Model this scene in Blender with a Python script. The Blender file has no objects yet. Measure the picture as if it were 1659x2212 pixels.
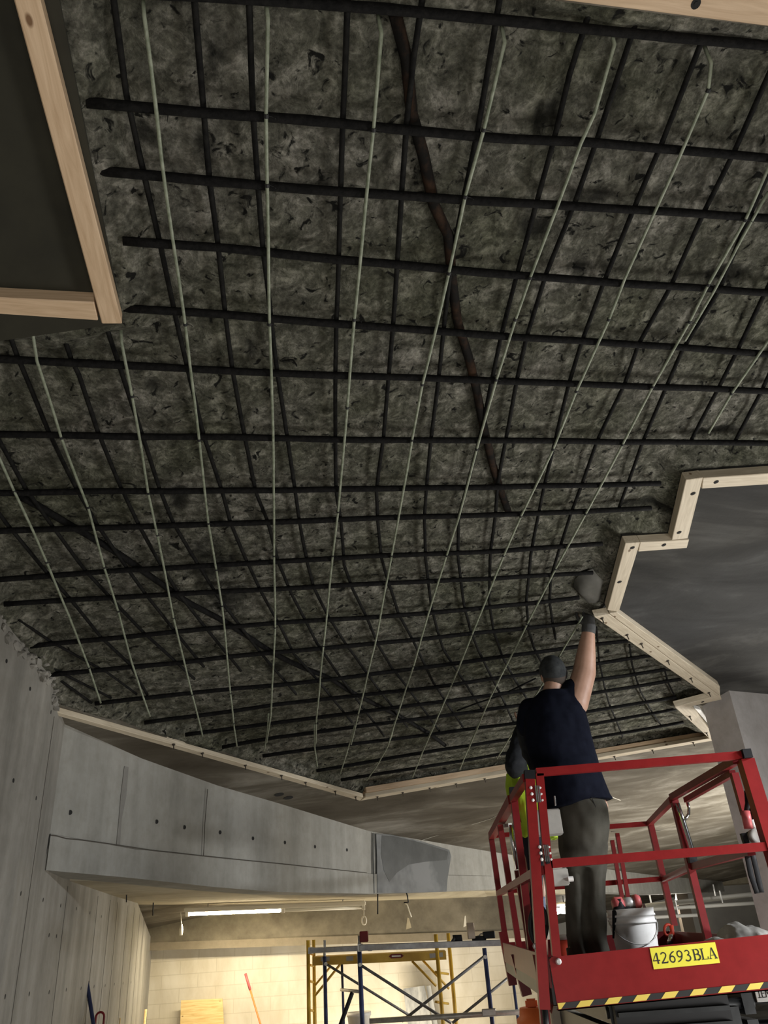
import bpy, bmesh, math, random
import numpy as np
from mathutils import Vector, Matrix, noise
random.seed(7)
SC = bpy.context.scene
COL = SC.collection

# ------------------------------------------------------------------ camera
F = 1661.0; CX, CY = 829.5, 1106.0
zen = Vector((612 - CX, 1961 + CY, -F)).normalized()
fwd = Vector((0, 0, -1))
ya = (fwd - zen * fwd.dot(zen)).normalized()
xa = ya.cross(zen)
R = Matrix((xa, ya, zen))
CAM = Vector((0, 0, 1.6))
cam = bpy.data.cameras.new('camera'); cam.sensor_fit = 'HORIZONTAL'; cam.sensor_width = 36
cam.lens = 36 * F / 1659.0; cam.clip_start = 0.05
co = bpy.data.objects.new('camera', cam); COL.objects.link(co)
co.matrix_world = Matrix.Translation(CAM) @ R.to_4x4()
SC.camera = co

def ray(px, py):
    return R @ Vector((px - CX, -(py - CY), -F)) / F
# the measured slab plane (a ramp soffit falling away from the viewer and rising to the right)
NV = Vector((-0.13292208, 0.14762364, 0.98007091)).normalized()
P0 = Vector((1.34034712, 4.97252145, 3.46025285))
def hit(px, py, off=0.0):
    r = ray(px, py)
    return CAM + r * ((P0 + NV * off - CAM).dot(NV) / r.dot(NV))
def P(px, py, Y):
    r = ray(px, py); return CAM + r * (Y / r.y)
def zplane(x, y, off=0.0):
    q = P0 + NV * off
    return q.z - (NV.x * (x - q.x) + NV.y * (y - q.y)) / NV.z
EV = Vector((-0.15328318, 0.97388621, -0.16748109)); EV = (EV - NV * EV.dot(NV)).normalized()
EU = EV.cross(NV).normalized()
def uv(p):
    d = p - P0; return (d.dot(EU), d.dot(EV))
def fromuv(u, v, off=0.0):
    return P0 + EU * u + EV * v + NV * off

# ------------------------------------------------------------------ materials
def lin(c):
    return tuple(((x / 255) / 12.92 if x / 255 <= 0.04045 else ((x / 255 + 0.055) / 1.055) ** 2.4) for x in c)
def base(name, color, rough=0.6, metal=0.0):
    m = bpy.data.materials.new(name); m.use_nodes = True
    b = m.node_tree.nodes['Principled BSDF']
    b.inputs['Base Color'].default_value = (*color, 1); b.inputs['Roughness'].default_value = rough
    b.inputs['Metallic'].default_value = metal
    return m, m.node_tree.nodes, m.node_tree.links, b
def noise_node(nt, co, scale, detail=6, rough=0.6, dist=0.0, sc=None):
    N, L = nt
    if sc:
        mp = N.new('ShaderNodeMapping'); mp.inputs['Scale'].default_value = sc
        L.new(co, mp.inputs['Vector']); co = mp.outputs['Vector']
    n = N.new('ShaderNodeTexNoise'); n.inputs['Scale'].default_value = scale
    n.inputs['Detail'].default_value = detail; n.inputs['Roughness'].default_value = rough
    n.inputs['Distortion'].default_value = dist
    L.new(co, n.inputs['Vector']); return n.outputs['Fac']
def ramp(nt, fac, stops):
    N, L = nt
    r = N.new('ShaderNodeValToRGB'); e = r.color_ramp.elements
    while len(e) < len(stops): e.new(0.5)
    for el, (p, c) in zip(e, stops):
        el.position = p; el.color = (*c, 1) if len(c) == 3 else c
    L.new(fac, r.inputs['Fac']); return r.outputs['Color']
def mix(nt, a, b, fac, mode='MIX'):
    N, L = nt
    m = N.new('ShaderNodeMix'); m.data_type = 'RGBA'; m.blend_type = mode
    for s, v in ((m.inputs[6], a), (m.inputs[7], b)):
        if isinstance(v, tuple): s.default_value = (*v, 1)
        else: L.new(v, s)
    if isinstance(fac, (int, float)): m.inputs[0].default_value = fac
    else: L.new(fac, m.inputs[0])
    return m.outputs[2]
def bump(nt, h, b, strength=0.5, dist=0.01):
    N, L = nt
    n = N.new('ShaderNodeBump'); n.inputs['Strength'].default_value = strength; n.inputs['Distance'].default_value = dist
    L.new(h, n.inputs['Height']); L.new(n.outputs['Normal'], b.inputs['Normal'])
def mottled(name, c1, c2, scale=4, rough=0.6, metal=0.0, bmp=0.2, detail=6, sc=None, lo=0.35, hi=0.65, bd=0.01):
    m, N, L, b = base(name, c1, rough, metal); nt = (N, L)
    co = N.new('ShaderNodeTexCoord').outputs['Object']
    f = noise_node(nt, co, scale, detail, 0.62, 0.0, sc)
    L.new(ramp(nt, f, [(lo, c1), (hi, c2)]), b.inputs['Base Color'])
    if bmp: bump(nt, f, b, bmp, bd)
    return m

def rough_concrete():
    m, N, L, b = base('chipped_concrete', (0.1, 0.1, 0.09), 0.95); nt = (N, L)
    co = N.new('ShaderNodeTexCoord').outputs['Object']
    a = noise_node(nt, co, 2.2, 5, 0.6)
    f1 = noise_node(nt, co, 14, 8, 0.7, 0.6)
    f2 = noise_node(nt, co, 55, 6, 0.7)
    pit = noise_node(nt, co, 19, 4, 0.55, 0.9)
    g = ramp(nt, f1, [(0.30, (0.056, 0.056, 0.046)), (0.5, (0.155, 0.152, 0.128)), (0.64, (0.34, 0.33, 0.29))])
    g = mix(nt, g, ramp(nt, f2, [(0.35, (0.45, 0.45, 0.45)), (0.62, (1.25, 1.25, 1.25))]), 0.8, 'MULTIPLY')
    g = mix(nt, g, ramp(nt, a, [(0.35, (0.72, 0.74, 0.62)), (0.65, (1.1, 1.08, 1.05))]), 1.0, 'MULTIPLY')
    v = N.new('ShaderNodeTexVoronoi'); v.inputs['Scale'].default_value = 30; L.new(co, v.inputs['Vector'])
    peb = ramp(nt, v.outputs['Distance'], [(0.10, (0.42, 0.40, 0.36)), (0.2, (0, 0, 0))])
    g = mix(nt, g, peb, 0.12, 'ADD')
    pm = ramp(nt, pit, [(0.33, (1, 1, 1)), (0.40, (0, 0, 0))])
    g = mix(nt, g, (0.016, 0.016, 0.014), pm)
    at = N.new('ShaderNodeAttribute'); at.attribute_name = 'stain'
    sm = N.new('ShaderNodeMath'); sm.operation = 'MULTIPLY'; sm.inputs[1].default_value = 0.85; L.new(at.outputs['Fac'], sm.inputs[0])
    g = mix(nt, g, (0.014, 0.014, 0.012), sm.outputs[0])
    L.new(g, b.inputs['Base Color'])
    mm = N.new('ShaderNodeMath'); mm.operation = 'ADD'; L.new(f1, mm.inputs[0])
    m2 = N.new('ShaderNodeMath'); m2.operation = 'MULTIPLY'; m2.inputs[1].default_value = 0.35; L.new(f2, m2.inputs[0])
    L.new(m2.outputs[0], mm.inputs[1])
    bump(nt, mm.outputs[0], b, 1.0, 0.035)
    return m
def soffit_concrete(nm, c):
    m, N, L, b = base(nm, (0.2, 0.2, 0.19), 0.85); nt = (N, L)
    co = N.new('ShaderNodeTexCoord').outputs['Object']
    mp = N.new('ShaderNodeMapping'); mp.inputs['Rotation'].default_value = (0, 0, -0.35); L.new(co, mp.inputs['Vector'])
    f = noise_node(nt, mp.outputs['Vector'], 1.5, 7, 0.62, 0.5, (0.62, 1.7, 1))
    f2 = noise_node(nt, co, 0.8, 4, 0.5)
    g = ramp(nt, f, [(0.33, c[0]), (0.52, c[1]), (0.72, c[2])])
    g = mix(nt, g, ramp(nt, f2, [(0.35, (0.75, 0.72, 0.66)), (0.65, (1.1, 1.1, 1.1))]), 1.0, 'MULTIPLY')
    L.new(g, b.inputs['Base Color'])
    bump(nt, noise_node(nt, co, 30, 5, 0.6), b, 0.15, 0.01)
    return m
def wall_concrete(name, c1, c2, streak=True):
    m, N, L, b = base(name, c1, 0.8); nt = (N, L)
    co = N.new('ShaderNodeTexCoord').outputs['Object']
    f = noise_node(nt, co, 2.0, 7, 0.62, 0.2, (2.6, 2.6, 0.35) if streak else None)
    f2 = noise_node(nt, co, 9.0, 6, 0.7)
    g = ramp(nt, f, [(0.3, c1), (0.68, c2)])
    g = mix(nt, g, ramp(nt, f2, [(0.3, (0.86, 0.85, 0.83)), (0.6, (1.03, 1.03, 1.03))]), 1.0, 'MULTIPLY')
    L.new(g, b.inputs['Base Color']); bump(nt, f2, b, 0.12, 0.006)
    return m
def wood(name, c1, c2):
    m, N, L, b = base(name, c1, 0.62); nt = (N, L)
    co = N.new('ShaderNodeTexCoord').outputs['Object']
    f = noise_node(nt, co, 9, 6, 0.6, 1.6, (0.25, 3.2, 3.2))
    g = ramp(nt, f, [(0.35, c1), (0.62, c2)])
    v = N.new('ShaderNodeTexVoronoi'); v.inputs['Scale'].default_value = 6.5
    mp = N.new('ShaderNodeMapping'); mp.inputs['Scale'].default_value = (0.8, 1.5, 1.5); L.new(co, mp.inputs['Vector']); L.new(mp.outputs['Vector'], v.inputs['Vector'])
    kn = ramp(nt, v.outputs['Distance'], [(0.06, (1, 1, 1)), (0.11, (0, 0, 0))])
    g = mix(nt, g, (c1[0] * 0.35, c1[1] * 0.27, c1[2] * 0.2), kn)
    L.new(g, b.inputs['Base Color']); bump(nt, f, b, 0.15, 0.004)
    return m
def block_wall():
    m, N, L, b = base('painted_block', (0.6, 0.55, 0.42), 0.6); nt = (N, L)
    tc = N.new('ShaderNodeTexCoord').outputs['Object']
    mp = N.new('ShaderNodeMapping'); mp.inputs['Rotation'].default_value = (math.radians(90), 0, 0); L.new(tc, mp.inputs['Vector'])
    br = N.new('ShaderNodeTexBrick'); br.inputs['Scale'].default_value = 1.0
    br.inputs['Brick Width'].default_value = 0.52; br.inputs['Row Height'].default_value = 0.172; br.inputs['Mortar Size'].default_value = 0.006
    br.inputs['Color1'].default_value = (0.66, 0.62, 0.53, 1); br.inputs['Color2'].default_value = (0.63, 0.59, 0.50, 1); br.inputs['Mortar'].default_value = (0.56, 0.52, 0.43, 1)
    L.new(mp.outputs['Vector'], br.inputs['Vector'])
    f2 = noise_node(nt, tc, 1.6, 6, 0.65, 0.3, (1.5, 1.5, 0.6))
    g = mix(nt, br.outputs['Color'], ramp(nt, f2, [(0.35, (0.8, 0.76, 0.68)), (0.6, (1.03, 1.03, 1.03))]), 0.8, 'MULTIPLY')
    L.new(g, b.inputs['Base Color']); bump(nt, br.outputs['Fac'], b, -0.4, 0.006)
    return m
def emit(name, c, s):
    m = bpy.data.materials.new(name); m.use_nodes = True; N = m.node_tree.nodes
    b = N['Principled BSDF']; b.inputs['Base Color'].default_value = (*c, 1)
    b.inputs['Emission Color'].default_value = (*c, 1); b.inputs['Emission Strength'].default_value = s
    return m
M = dict(
    rough=rough_concrete(), soffit=soffit_concrete('soffit_concrete', ((0.075, 0.063, 0.046), (0.12, 0.106, 0.083), (0.27, 0.252, 0.215))),
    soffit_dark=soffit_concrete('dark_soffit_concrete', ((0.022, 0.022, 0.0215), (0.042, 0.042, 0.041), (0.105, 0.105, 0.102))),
    islands=mottled('shade_tinted_soffit', (0.014, 0.013, 0.007), (0.028, 0.026, 0.015), 3, 0.85, 0, 0.1),  # same uncut soffit, its shade put into a darker colour
    wall=wall_concrete('wall_concrete', (0.16, 0.152, 0.132), (0.28, 0.266, 0.235)),
    beam=wall_concrete('beam_concrete', (0.215, 0.210, 0.186), (0.305, 0.298, 0.268)),
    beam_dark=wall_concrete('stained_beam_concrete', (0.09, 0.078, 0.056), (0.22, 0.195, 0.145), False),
    beam_lip=wall_concrete('beam_lip_concrete', (0.20, 0.17, 0.12), (0.25, 0.215, 0.16), False),
    patch=mottled('fresh_mortar', (0.075, 0.079, 0.079), (0.145, 0.149, 0.149), 1.6, 0.6, 0, 0.1, 4, None, 0.42, 0.56),
    damp=mottled('damp_mortar', (0.030, 0.032, 0.031), (0.055, 0.058, 0.056), 4, 0.5, 0, 0.1),
    mortar=mottled('smooth_mortar', (0.075, 0.073, 0.062), (0.11, 0.105, 0.09), 6, 0.8, 0, 0.15),
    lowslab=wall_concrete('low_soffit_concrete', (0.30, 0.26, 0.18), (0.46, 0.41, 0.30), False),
    column=wall_concrete('column_concrete', (0.40, 0.375, 0.36), (0.48, 0.455, 0.44), False),
    block=block_wall(),
    floor=mottled('floor_concrete', (0.20, 0.195, 0.18), (0.32, 0.31, 0.29), 1.5, 0.7),
    grey_wall=mottled('grey_paint_wall', (0.32, 0.31, 0.29), (0.42, 0.41, 0.38), 1.2, 0.7),
    steel=mottled('dark_rebar_steel', (0.003, 0.003, 0.003), (0.010, 0.0095, 0.009), 45, 0.85, 0.0, 0.5, 5),
    steel2=mottled('weathered_rebar_steel', (0.004, 0.004, 0.004), (0.014, 0.0135, 0.012), 28, 0.85, 0.0, 0.5, 5),
    rust=mottled('rusted_steel', (0.008, 0.007, 0.006), (0.055, 0.028, 0.015), 9, 0.9, 0, 0.6, 6, None, 0.45, 0.72),
    rod=mottled('glass_fibre_rod', (0.16, 0.185, 0.125), (0.30, 0.325, 0.245), 30, 0.5, 0, 0.2, 4),
    tie=base('tie_wire', (0.012, 0.012, 0.012), 0.7)[0],
    wood=wood('fir_lumber', (0.52, 0.36, 0.22), (0.68, 0.50, 0.33)),
    wood2=wood('pale_lumber', (0.46, 0.385, 0.275), (0.60, 0.52, 0.39)),
    ply=wood('plywood_face', (0.62, 0.42, 0.17), (0.78, 0.60, 0.30)),
    hole=base('dark_hole', (0.012, 0.011, 0.010), 0.9)[0],
    seam=base('dark_seam', (0.07, 0.062, 0.05), 0.9)[0],
    screw=base('screw_steel', (0.10, 0.085, 0.07), 0.5, 0.6)[0],
    red=mottled('red_machine_paint', (0.20, 0.011, 0.011), (0.235, 0.014, 0.014), 12, 0.42, 0, 0.03),
    dkred=mottled('dark_red_machine_paint', (0.145, 0.011, 0.012), (0.175, 0.014, 0.015), 12, 0.4, 0, 0.03),
    black=base('black_plastic', (0.007, 0.007, 0.008), 0.6)[0],
    rubber=base('black_rubber', (0.012, 0.012, 0.013), 0.8)[0],
    darkmetal=mottled('dark_machine_steel', (0.012, 0.013, 0.014), (0.03, 0.032, 0.033), 6, 0.45, 0.3, 0.05),
    soot=base('matt_black_steel', (0.008, 0.008, 0.009), 0.7)[0],
    chrome=base('chrome', (0.75, 0.75, 0.75), 0.15, 1.0)[0],
    galv=mottled('galvanised_steel', (0.42, 0.42, 0.41), (0.58, 0.58, 0.56), 18, 0.45, 0.5, 0.05),
    alu=mottled('aluminium_plank', (0.30, 0.30, 0.30), (0.44, 0.44, 0.43), 14, 0.5, 0.3, 0.05),
    grey=mottled('grey_box_plastic', (0.36, 0.35, 0.32), (0.45, 0.44, 0.40), 8, 0.6, 0, 0.03),
    yellow=mottled('yellow_decal', (0.80, 0.72, 0.05), (0.86, 0.78, 0.08), 6, 0.45, 0, 0.0),
    tapeyel=base('yellow_tape', (0.78, 0.58, 0.10), 0.5)[0],
    ink=base('black_ink', (0.012, 0.011, 0.010), 0.5)[0],
    shirt=mottled('navy_cotton', (0.0035, 0.0045, 0.010), (0.006, 0.0075, 0.015), 20, 0.9, 0, 0.1),
    sleeve=mottled('black_hooded_fleece', (0.014, 0.015, 0.017), (0.028, 0.030, 0.033), 14, 0.85, 0, 0.15),
    pants=mottled('olive_grey_trouser_cloth', (0.050, 0.048, 0.038), (0.085, 0.080, 0.066), 5, 0.9, 0, 0.2),
    navy=mottled('dark_navy_denim', (0.010, 0.012, 0.022), (0.02, 0.023, 0.038), 8, 0.9, 0, 0.1),
    skin=mottled('skin', (0.42, 0.24, 0.165), (0.50, 0.30, 0.215), 9, 0.5, 0, 0.05),
    cap=mottled('dark_patterned_cap_cloth', (0.010, 0.012, 0.013), (0.04, 0.044, 0.044), 18, 0.9, 0, 0.1),
    hair=base('brown_hair', (0.05, 0.035, 0.025), 0.8)[0],
    glove=mottled('grey_glove_cloth', (0.045, 0.045, 0.045), (0.08, 0.08, 0.078), 16, 0.85, 0, 0.15),
    vest=mottled('hi_vis_yellow', (0.42, 0.62, 0.02), (0.52, 0.74, 0.04), 6, 0.7, 0, 0.2),
    strip=base('reflective_tape', (0.6, 0.6, 0.6), 0.3, 0.4)[0],
    boot=base('boot_leather', (0.06, 0.045, 0.03), 0.7)[0],
    white=mottled('white_plastic', (0.70, 0.68, 0.64), (0.86, 0.85, 0.82), 5, 0.5, 0, 0.03, 5, None, 0.3, 0.55),
    pink=base('faded_red_plastic', (0.50, 0.10, 0.10), 0.45)[0],
    redplastic=base('red_plastic', (0.62, 0.06, 0.03), 0.45)[0],
    blue=mottled('blue_scaffold_paint', (0.022, 0.034, 0.10), (0.05, 0.065, 0.15), 10, 0.5, 0.2, 0.05),
    scafyel=mottled('yellow_scaffold_paint', (0.55, 0.33, 0.03), (0.70, 0.45, 0.06), 6, 0.5, 0, 0.05),
    brace=mottled('grey_brace_steel', (0.11, 0.11, 0.11), (0.22, 0.22, 0.21), 12, 0.5, 0.4, 0.05),
    orange=mottled('orange_plastic', (0.80, 0.16, 0.03), (0.88, 0.21, 0.05), 5, 0.5, 0, 0.02),
    card=mottled('tan_board', (0.45, 0.37, 0.28), (0.56, 0.47, 0.37), 5, 0.7, 0, 0.05),
    canvas=mottled('grey_canvas', (0.17, 0.163, 0.145), (0.34, 0.33, 0.30), 4, 0.9, 0, 0.2),
    carpaint=base('dark_blue_car_paint', (0.018, 0.025, 0.038), 0.25, 0.3)[0],
    glass=base('car_glass', (0.01, 0.012, 0.014), 0.08)[0],
    taillight=base('red_lens', (0.35, 0.02, 0.02), 0.2)[0],
    plate=base('plate_white', (0.72, 0.74, 0.76), 0.45)[0],
    panel=mottled('grey_mortar_splashed_board', (0.16, 0.165, 0.17), (0.45, 0.455, 0.45), 4, 0.7, 0, 0.1, 5, (2, 2, 0.6)),
    pipe=base('white_conduit', (0.55, 0.54, 0.5), 0.5)[0],
    fix=base('fixture_enamel', (0.68, 0.65, 0.56), 0.45)[0],
    tube=emit('lit_tube', (1.0, 0.83, 0.52), 60.0),
    tubeoff=base('unlit_tube', (0.75, 0.73, 0.66), 0.3)[0],
    worklamp=emit('lit_lamp', (1.0, 0.95, 0.85), 40.0),
    cable=base('black_cable', (0.012, 0.012, 0.012), 0.6)[0],
)

for k_, v_ in (('steel', 0.15), ('steel2', 0.15), ('rough', 0.1), ('red', 0.18), ('dkred', 0.2), ('shirt', 0.1), ('sleeve', 0.2), ('pants', 0.15), ('soffit', 0.2), ('soffit_dark', 0.2), ('rust', 0.15), ('black', 0.25), ('rubber', 0.25)):
    M[k_].node_tree.nodes['Principled BSDF'].inputs['Specular IOR Level'].default_value = v_

# ------------------------------------------------------------------ mesh helpers
def wmat(o):
    return o.matrix_basis.copy() if o.parent is None else wmat(o.parent) @ o.matrix_parent_inverse @ o.matrix_basis
def link(name, bm, m, parent=None, smooth=False):
    me = bpy.data.meshes.new(name)
    bmesh.ops.recalc_face_normals(bm, faces=bm.faces)
    bm.to_mesh(me); bm.free()
    me.materials.append(M[m] if isinstance(m, str) else m)
    if smooth:
        for p in me.polygons: p.use_smooth = True
    o = bpy.data.objects.new(name, me); COL.objects.link(o)
    if parent is not None:
        o.parent = parent
        mw = wmat(parent)
        o.matrix_parent_inverse = mw.inverted()
    return o
def tag(o, label=None, cat=None, group=None, kind=None):
    if label: o['label'] = label
    if cat: o['category'] = cat
    if group: o['group'] = group
    if kind: o['kind'] = kind
    return o
def thing(name, loc, label, cat, group=None):
    o = bpy.data.objects.new(name, None); COL.objects.link(o)
    o.location = loc; o.empty_display_size = 0.1
    o.matrix_basis = Matrix.Translation(Vector(loc))
    return tag(o, label, cat, group)
def new(): return bmesh.new()
def basis(d, up=Vector((0, 0, 1))):
    d = d.normalized()
    if abs(d.dot(up)) > 0.98: up = Vector((0, 1, 0)) if abs(d.y) < 0.9 else Vector((1, 0, 0))
    s = d.cross(up).normalized(); u = s.cross(d).normalized()
    return s, u
def add_tube(bm, pts, r, n=8, cap=True, flat=1.0):
    pts = [Vector(p) for p in pts]
    rs = r if isinstance(r, (list, tuple)) else [r] * len(pts)
    rings = []; s0 = None
    for i, p in enumerate(pts):
        d = (pts[min(i + 1, len(pts) - 1)] - pts[max(i - 1, 0)])
        if d.length < 1e-9: d = Vector((0, 0, 1))
        d.normalize()
        if s0 is None: s, u = basis(d)
        else:
            s = (s0 - d * s0.dot(d))
            s = s.normalized() if s.length > 1e-6 else basis(d)[0]
            u = s.cross(d).normalized()
        s0 = s
        rings.append([bm.verts.new(p + s * (math.cos(2 * math.pi * k / n) * rs[i]) + u * (math.sin(2 * math.pi * k / n) * rs[i] * flat)) for k in range(n)])
    for a, b in zip(rings, rings[1:]):
        for k in range(n): bm.faces.new((a[k], a[(k + 1) % n], b[(k + 1) % n], b[k]))
    if cap:
        bm.faces.new(rings[0][::-1]); bm.faces.new(rings[-1])
def add_bar(bm, a, b, w, h, up=Vector((0, 0, 1))):
    a, b = Vector(a), Vector(b); s, u = basis(b - a, up)
    vs = []
    for p in (a, b):
        for sx, sy in ((-1, -1), (1, -1), (1, 1), (-1, 1)):
            vs.append(bm.verts.new(p + s * (sx * w / 2) + u * (sy * h / 2)))
    for f in ((0, 3, 2, 1), (4, 5, 6, 7), (0, 1, 5, 4), (1, 2, 6, 5), (2, 3, 7, 6), (3, 0, 4, 7)):
        bm.faces.new([vs[i] for i in f])
def add_box(bm, lo, hi):
    x0, y0, z0 = lo; x1, y1, z1 = hi
    add_bar(bm, ((x0 + x1) / 2, y0, (z0 + z1) / 2), ((x0 + x1) / 2, y1, (z0 + z1) / 2), x1 - x0, z1 - z0)
def bev(bm, w=0.004, seg=1):
    bmesh.ops.bevel(bm, geom=list(bm.edges), offset=w, segments=seg, affect='EDGES', clamp_overlap=True)
    return bm
def box(lo, hi, b=0.0):
    bm = new(); add_box(bm, lo, hi)
    if b: bev(bm, b, 2)
    return bm
def add_prism(bm, poly, d):
    """closed polygon (list of Vector) swept by vector d"""
    a = [bm.verts.new(p) for p in poly]; b = [bm.verts.new(p + d) for p in poly]
    bm.faces.new(a); bm.faces.new(b[::-1]); n = len(a)
    for i in range(n): bm.faces.new((a[i], b[i], b[(i + 1) % n], a[(i + 1) % n]))
def add_lathe(bm, c, prof, n=24, ax=Vector((0, 0, 1))):
    s, u = basis(ax); c = Vector(c); rings = []
    for r, h in prof:
        rings.append([bm.verts.new(c + ax * h + s * (r * math.cos(2 * math.pi * k / n)) + u * (r * math.sin(2 * math.pi * k / n))) for k in range(n)])
    for a, b in zip(rings, rings[1:]):
        for k in range(n): bm.faces.new((a[k], a[(k + 1) % n], b[(k + 1) % n], b[k]))
    bm.faces.new(rings[0]); bm.faces.new(rings[-1])
def add_ell(bm, c, r, rot=None, n=20):
    mt = Matrix.Translation(Vector(c)) @ (rot.to_4x4() if rot else Matrix.Identity(4)) @ Matrix.Diagonal((*r, 1))
    bmesh.ops.create_uvsphere(bm, u_segments=n, v_segments=n // 2 + 2, radius=1, matrix=mt)
def add_loft(bm, rings, n=24):
    """rings: (centre, half vector a, half vector b)"""
    rr = []
    for c, a, b in rings:
        rr.append([bm.verts.new(Vector(c) + Vector(a) * math.cos(2 * math.pi * k / n) + Vector(b) * math.sin(2 * math.pi * k / n)) for k in range(n)])
    for p, q in zip(rr, rr[1:]):
        for k in range(n): bm.faces.new((p[k], p[(k + 1) % n], q[(k + 1) % n], q[k]))
    bm.faces.new(rr[0]); bm.faces.new(rr[-1])
def fused(name, bm, m, parent, voxel=0.01, smooth=3, folds=0.0, fs=7.0, fsc=(1, 1, 1)):
    """one continuous surface out of overlapping closed shapes"""
    bmesh.ops.recalc_face_normals(bm, faces=bm.faces)
    me = bpy.data.meshes.new(name + '_t'); bm.to_mesh(me); bm.free()
    t = bpy.data.objects.new(name + '_t', me); COL.objects.link(t)
    md = t.modifiers.new('r', 'REMESH'); md.mode = 'VOXEL'; md.voxel_size = voxel; md.use_smooth_shade = True
    if smooth:
        s = t.modifiers.new('s', 'SMOOTH'); s.factor = 0.5; s.iterations = smooth
    dg = bpy.context.evaluated_depsgraph_get(); dg.update()
    out = bpy.data.meshes.new_from_object(t.evaluated_get(dg))
    bpy.data.objects.remove(t); bpy.data.meshes.remove(me)
    b2 = new(); b2.from_mesh(out); bpy.data.meshes.remove(out)
    if folds:
        b2.normal_update()
        for v in b2.verts:
            q = Vector((v.co.x * fsc[0], v.co.y * fsc[1], v.co.z * fsc[2])) * fs
            v.co += v.normal * (noise.fractal(q, 1.0, 2.0, 3) * folds)
    return link(name, b2, m, parent, True)

def dens(p, step=0.12, jit=0.0, seed=0):
    out = []
    for a, b in zip(p, p[1:]):
        k = max(1, int((b - a).length / step))
        for i in range(k): out.append(a + (b - a) * (i / k))
    out.append(p[-1])
    if jit:
        out = [q + Vector((noise.noise(q * 2.3 + Vector((seed, 0, 0))), noise.noise(q * 2.3 + Vector((0, seed, 9))), noise.noise(q * 2.3 + Vector((4, 0, seed))))) * jit for q in out]
    return out

# ------------------------------------------------------------------ ceiling: rough excavation
def px_uv(lst, off=0.0): return [uv(hit(x, y, off)) for x, y in lst]
isl = [hit(266, 700), hit(128, 0)]
dI = (isl[1] - isl[0]).normalized()
I0 = isl[0]; I1 = isl[1] + dI * 1.9
nr = [hit(1200, 2), hit(1659, 58)]
dN = (nr[1] - nr[0]).normalized()
wall_xy = [(-2.06, -1.6), (-2.06, 3.0), (-2.08, 3.81), (-2.10, 4.49), (-2.25, 5.17), (-3.82, 12.75)]
def onplane(x, y, off=0.0): return Vector((x, y, zplane(x, y, off)))
EXC3 = [I0, I1, onplane(0.45, -0.75), onplane(0.5, 0.6), nr[0], nr[1], nr[1] + dN * 2.6]
rt = px_uv([(1655, 1003)])[0]
EXC3 += [fromuv(rt[0] + 2.2, rt[1] + 0.25)]
EXC3 += [hit(x, y) for x, y in [(1659, 1004), (1520, 1013), (1478, 1017), (1447, 1150), (1382, 1155), (1343, 1158), (1304, 1306), (1283, 1331), (1536, 1508), (1458, 1527), (1533, 1597), (785, 1722), (122, 1520)]]
EXC3 += [onplane(-2.12, 4.49), onplane(-2.09, 3.81), onplane(-2.07, 3.0), onplane(-2.07, 2.09)]
EXC = np.array([uv(p) for p in EXC3])
def inside_dist(U, V):
    x, y = U.ravel(), V.ravel(); n = len(EXC)
    ins = np.zeros(x.shape, bool); dist = np.full(x.shape, 1e9)
    for i in range(n):
        x1, y1 = EXC[i]; x2, y2 = EXC[(i + 1) % n]
        c = ((y1 > y) != (y2 > y)) & (x < (x2 - x1) * (y - y1) / (y2 - y1 + 1e-12) + x1)
        ins ^= c
        dx, dy = x2 - x1, y2 - y1; t = np.clip(((x - x1) * dx + (y - y1) * dy) / (dx * dx + dy * dy + 1e-12), 0, 1)
        dist = np.minimum(dist, np.hypot(x - x1 - t * dx, y - y1 - t * dy))
    return ins.reshape(U.shape), dist.reshape(U.shape)
st = 0.028
us = np.arange(EXC[:, 0].min() - 0.08, EXC[:, 0].max() + 0.08, st); vs_ = np.arange(EXC[:, 1].min() - 0.08, EXC[:, 1].max() + 0.08, st)
U, V = np.meshgrid(us, vs_, indexing='ij')
INS, DST = inside_dist(U, V)
keep = INS | (DST < 0.045)
STN = []
for px, py, ru, rv in [(452, 1228, 0.13, 0.26), (490, 1290, 0.10, 0.22), (835, 352, 0.035, 0.06), (1262, 583, 0.09, 0.03), (1300, 430, 0.10, 0.025), (1560, 600, 0.14, 0.03), (325, 310, 0.045, 0.06), (460, 115, 0.03, 0.07), (545, 765, 0.025, 0.05),
                       (440, 320, 0.03, 0.06), (1395, 1090, 0.16, 0.05), (405, 505, 0.03, 0.03), (1160, 500, 0.06, 0.05), (380, 1075, 0.06, 0.10), (600, 1440, 0.10, 0.12), (330, 835, 0.04, 0.05), (1560, 935, 0.16, 0.03), (1185, 270, 0.04, 0.08), (1330, 210, 0.03, 0.07), (700, 405, 0.06, 0.03)]:
    STN.append((*uv(hit(px, py, 0.08)), ru, rv))
bm = new(); idx = {}; sl = bm.verts.layers.float.new('stain')
DEPTH = 0.098
for i in range(U.shape[0]):
    for j in range(U.shape[1]):
        if not keep[i, j]: continue
        u, v = U[i, j], V[i, j]
        q = Vector((u, v, 0))
        n1 = noise.fractal(q * 3.0, 1.0, 2.0, 4); n2 = noise.fractal(q * 11 + Vector((5, 3, 1)), 0.9, 2.0, 3)
        d = DST[i, j] if INS[i, j] else 0.0
        t = min(1.0, max(0.0, (d + 0.05 * n1) / 0.13)); t = t * t * (3 - 2 * t)
        h = 0.014 + (DEPTH - 0.014) * t + (0.010 * n1 + 0.009 * n2) * (0.35 + 0.65 * t)
        w_ = 0.0
        for a_, b_, ru, rv in STN:
            e_ = ((u - a_) / ru) ** 2 + ((v - b_) / rv) ** 2
            if e_ < 4: w_ = max(w_, min(1.0, max(0.0, 1.25 - e_ + 1.1 * n2 + 0.8 * n1)))
        vv = bm.verts.new(fromuv(u, v, max(0.012, h + 0.010 * w_))); vv[sl] = w_; idx[i, j] = vv
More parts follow.
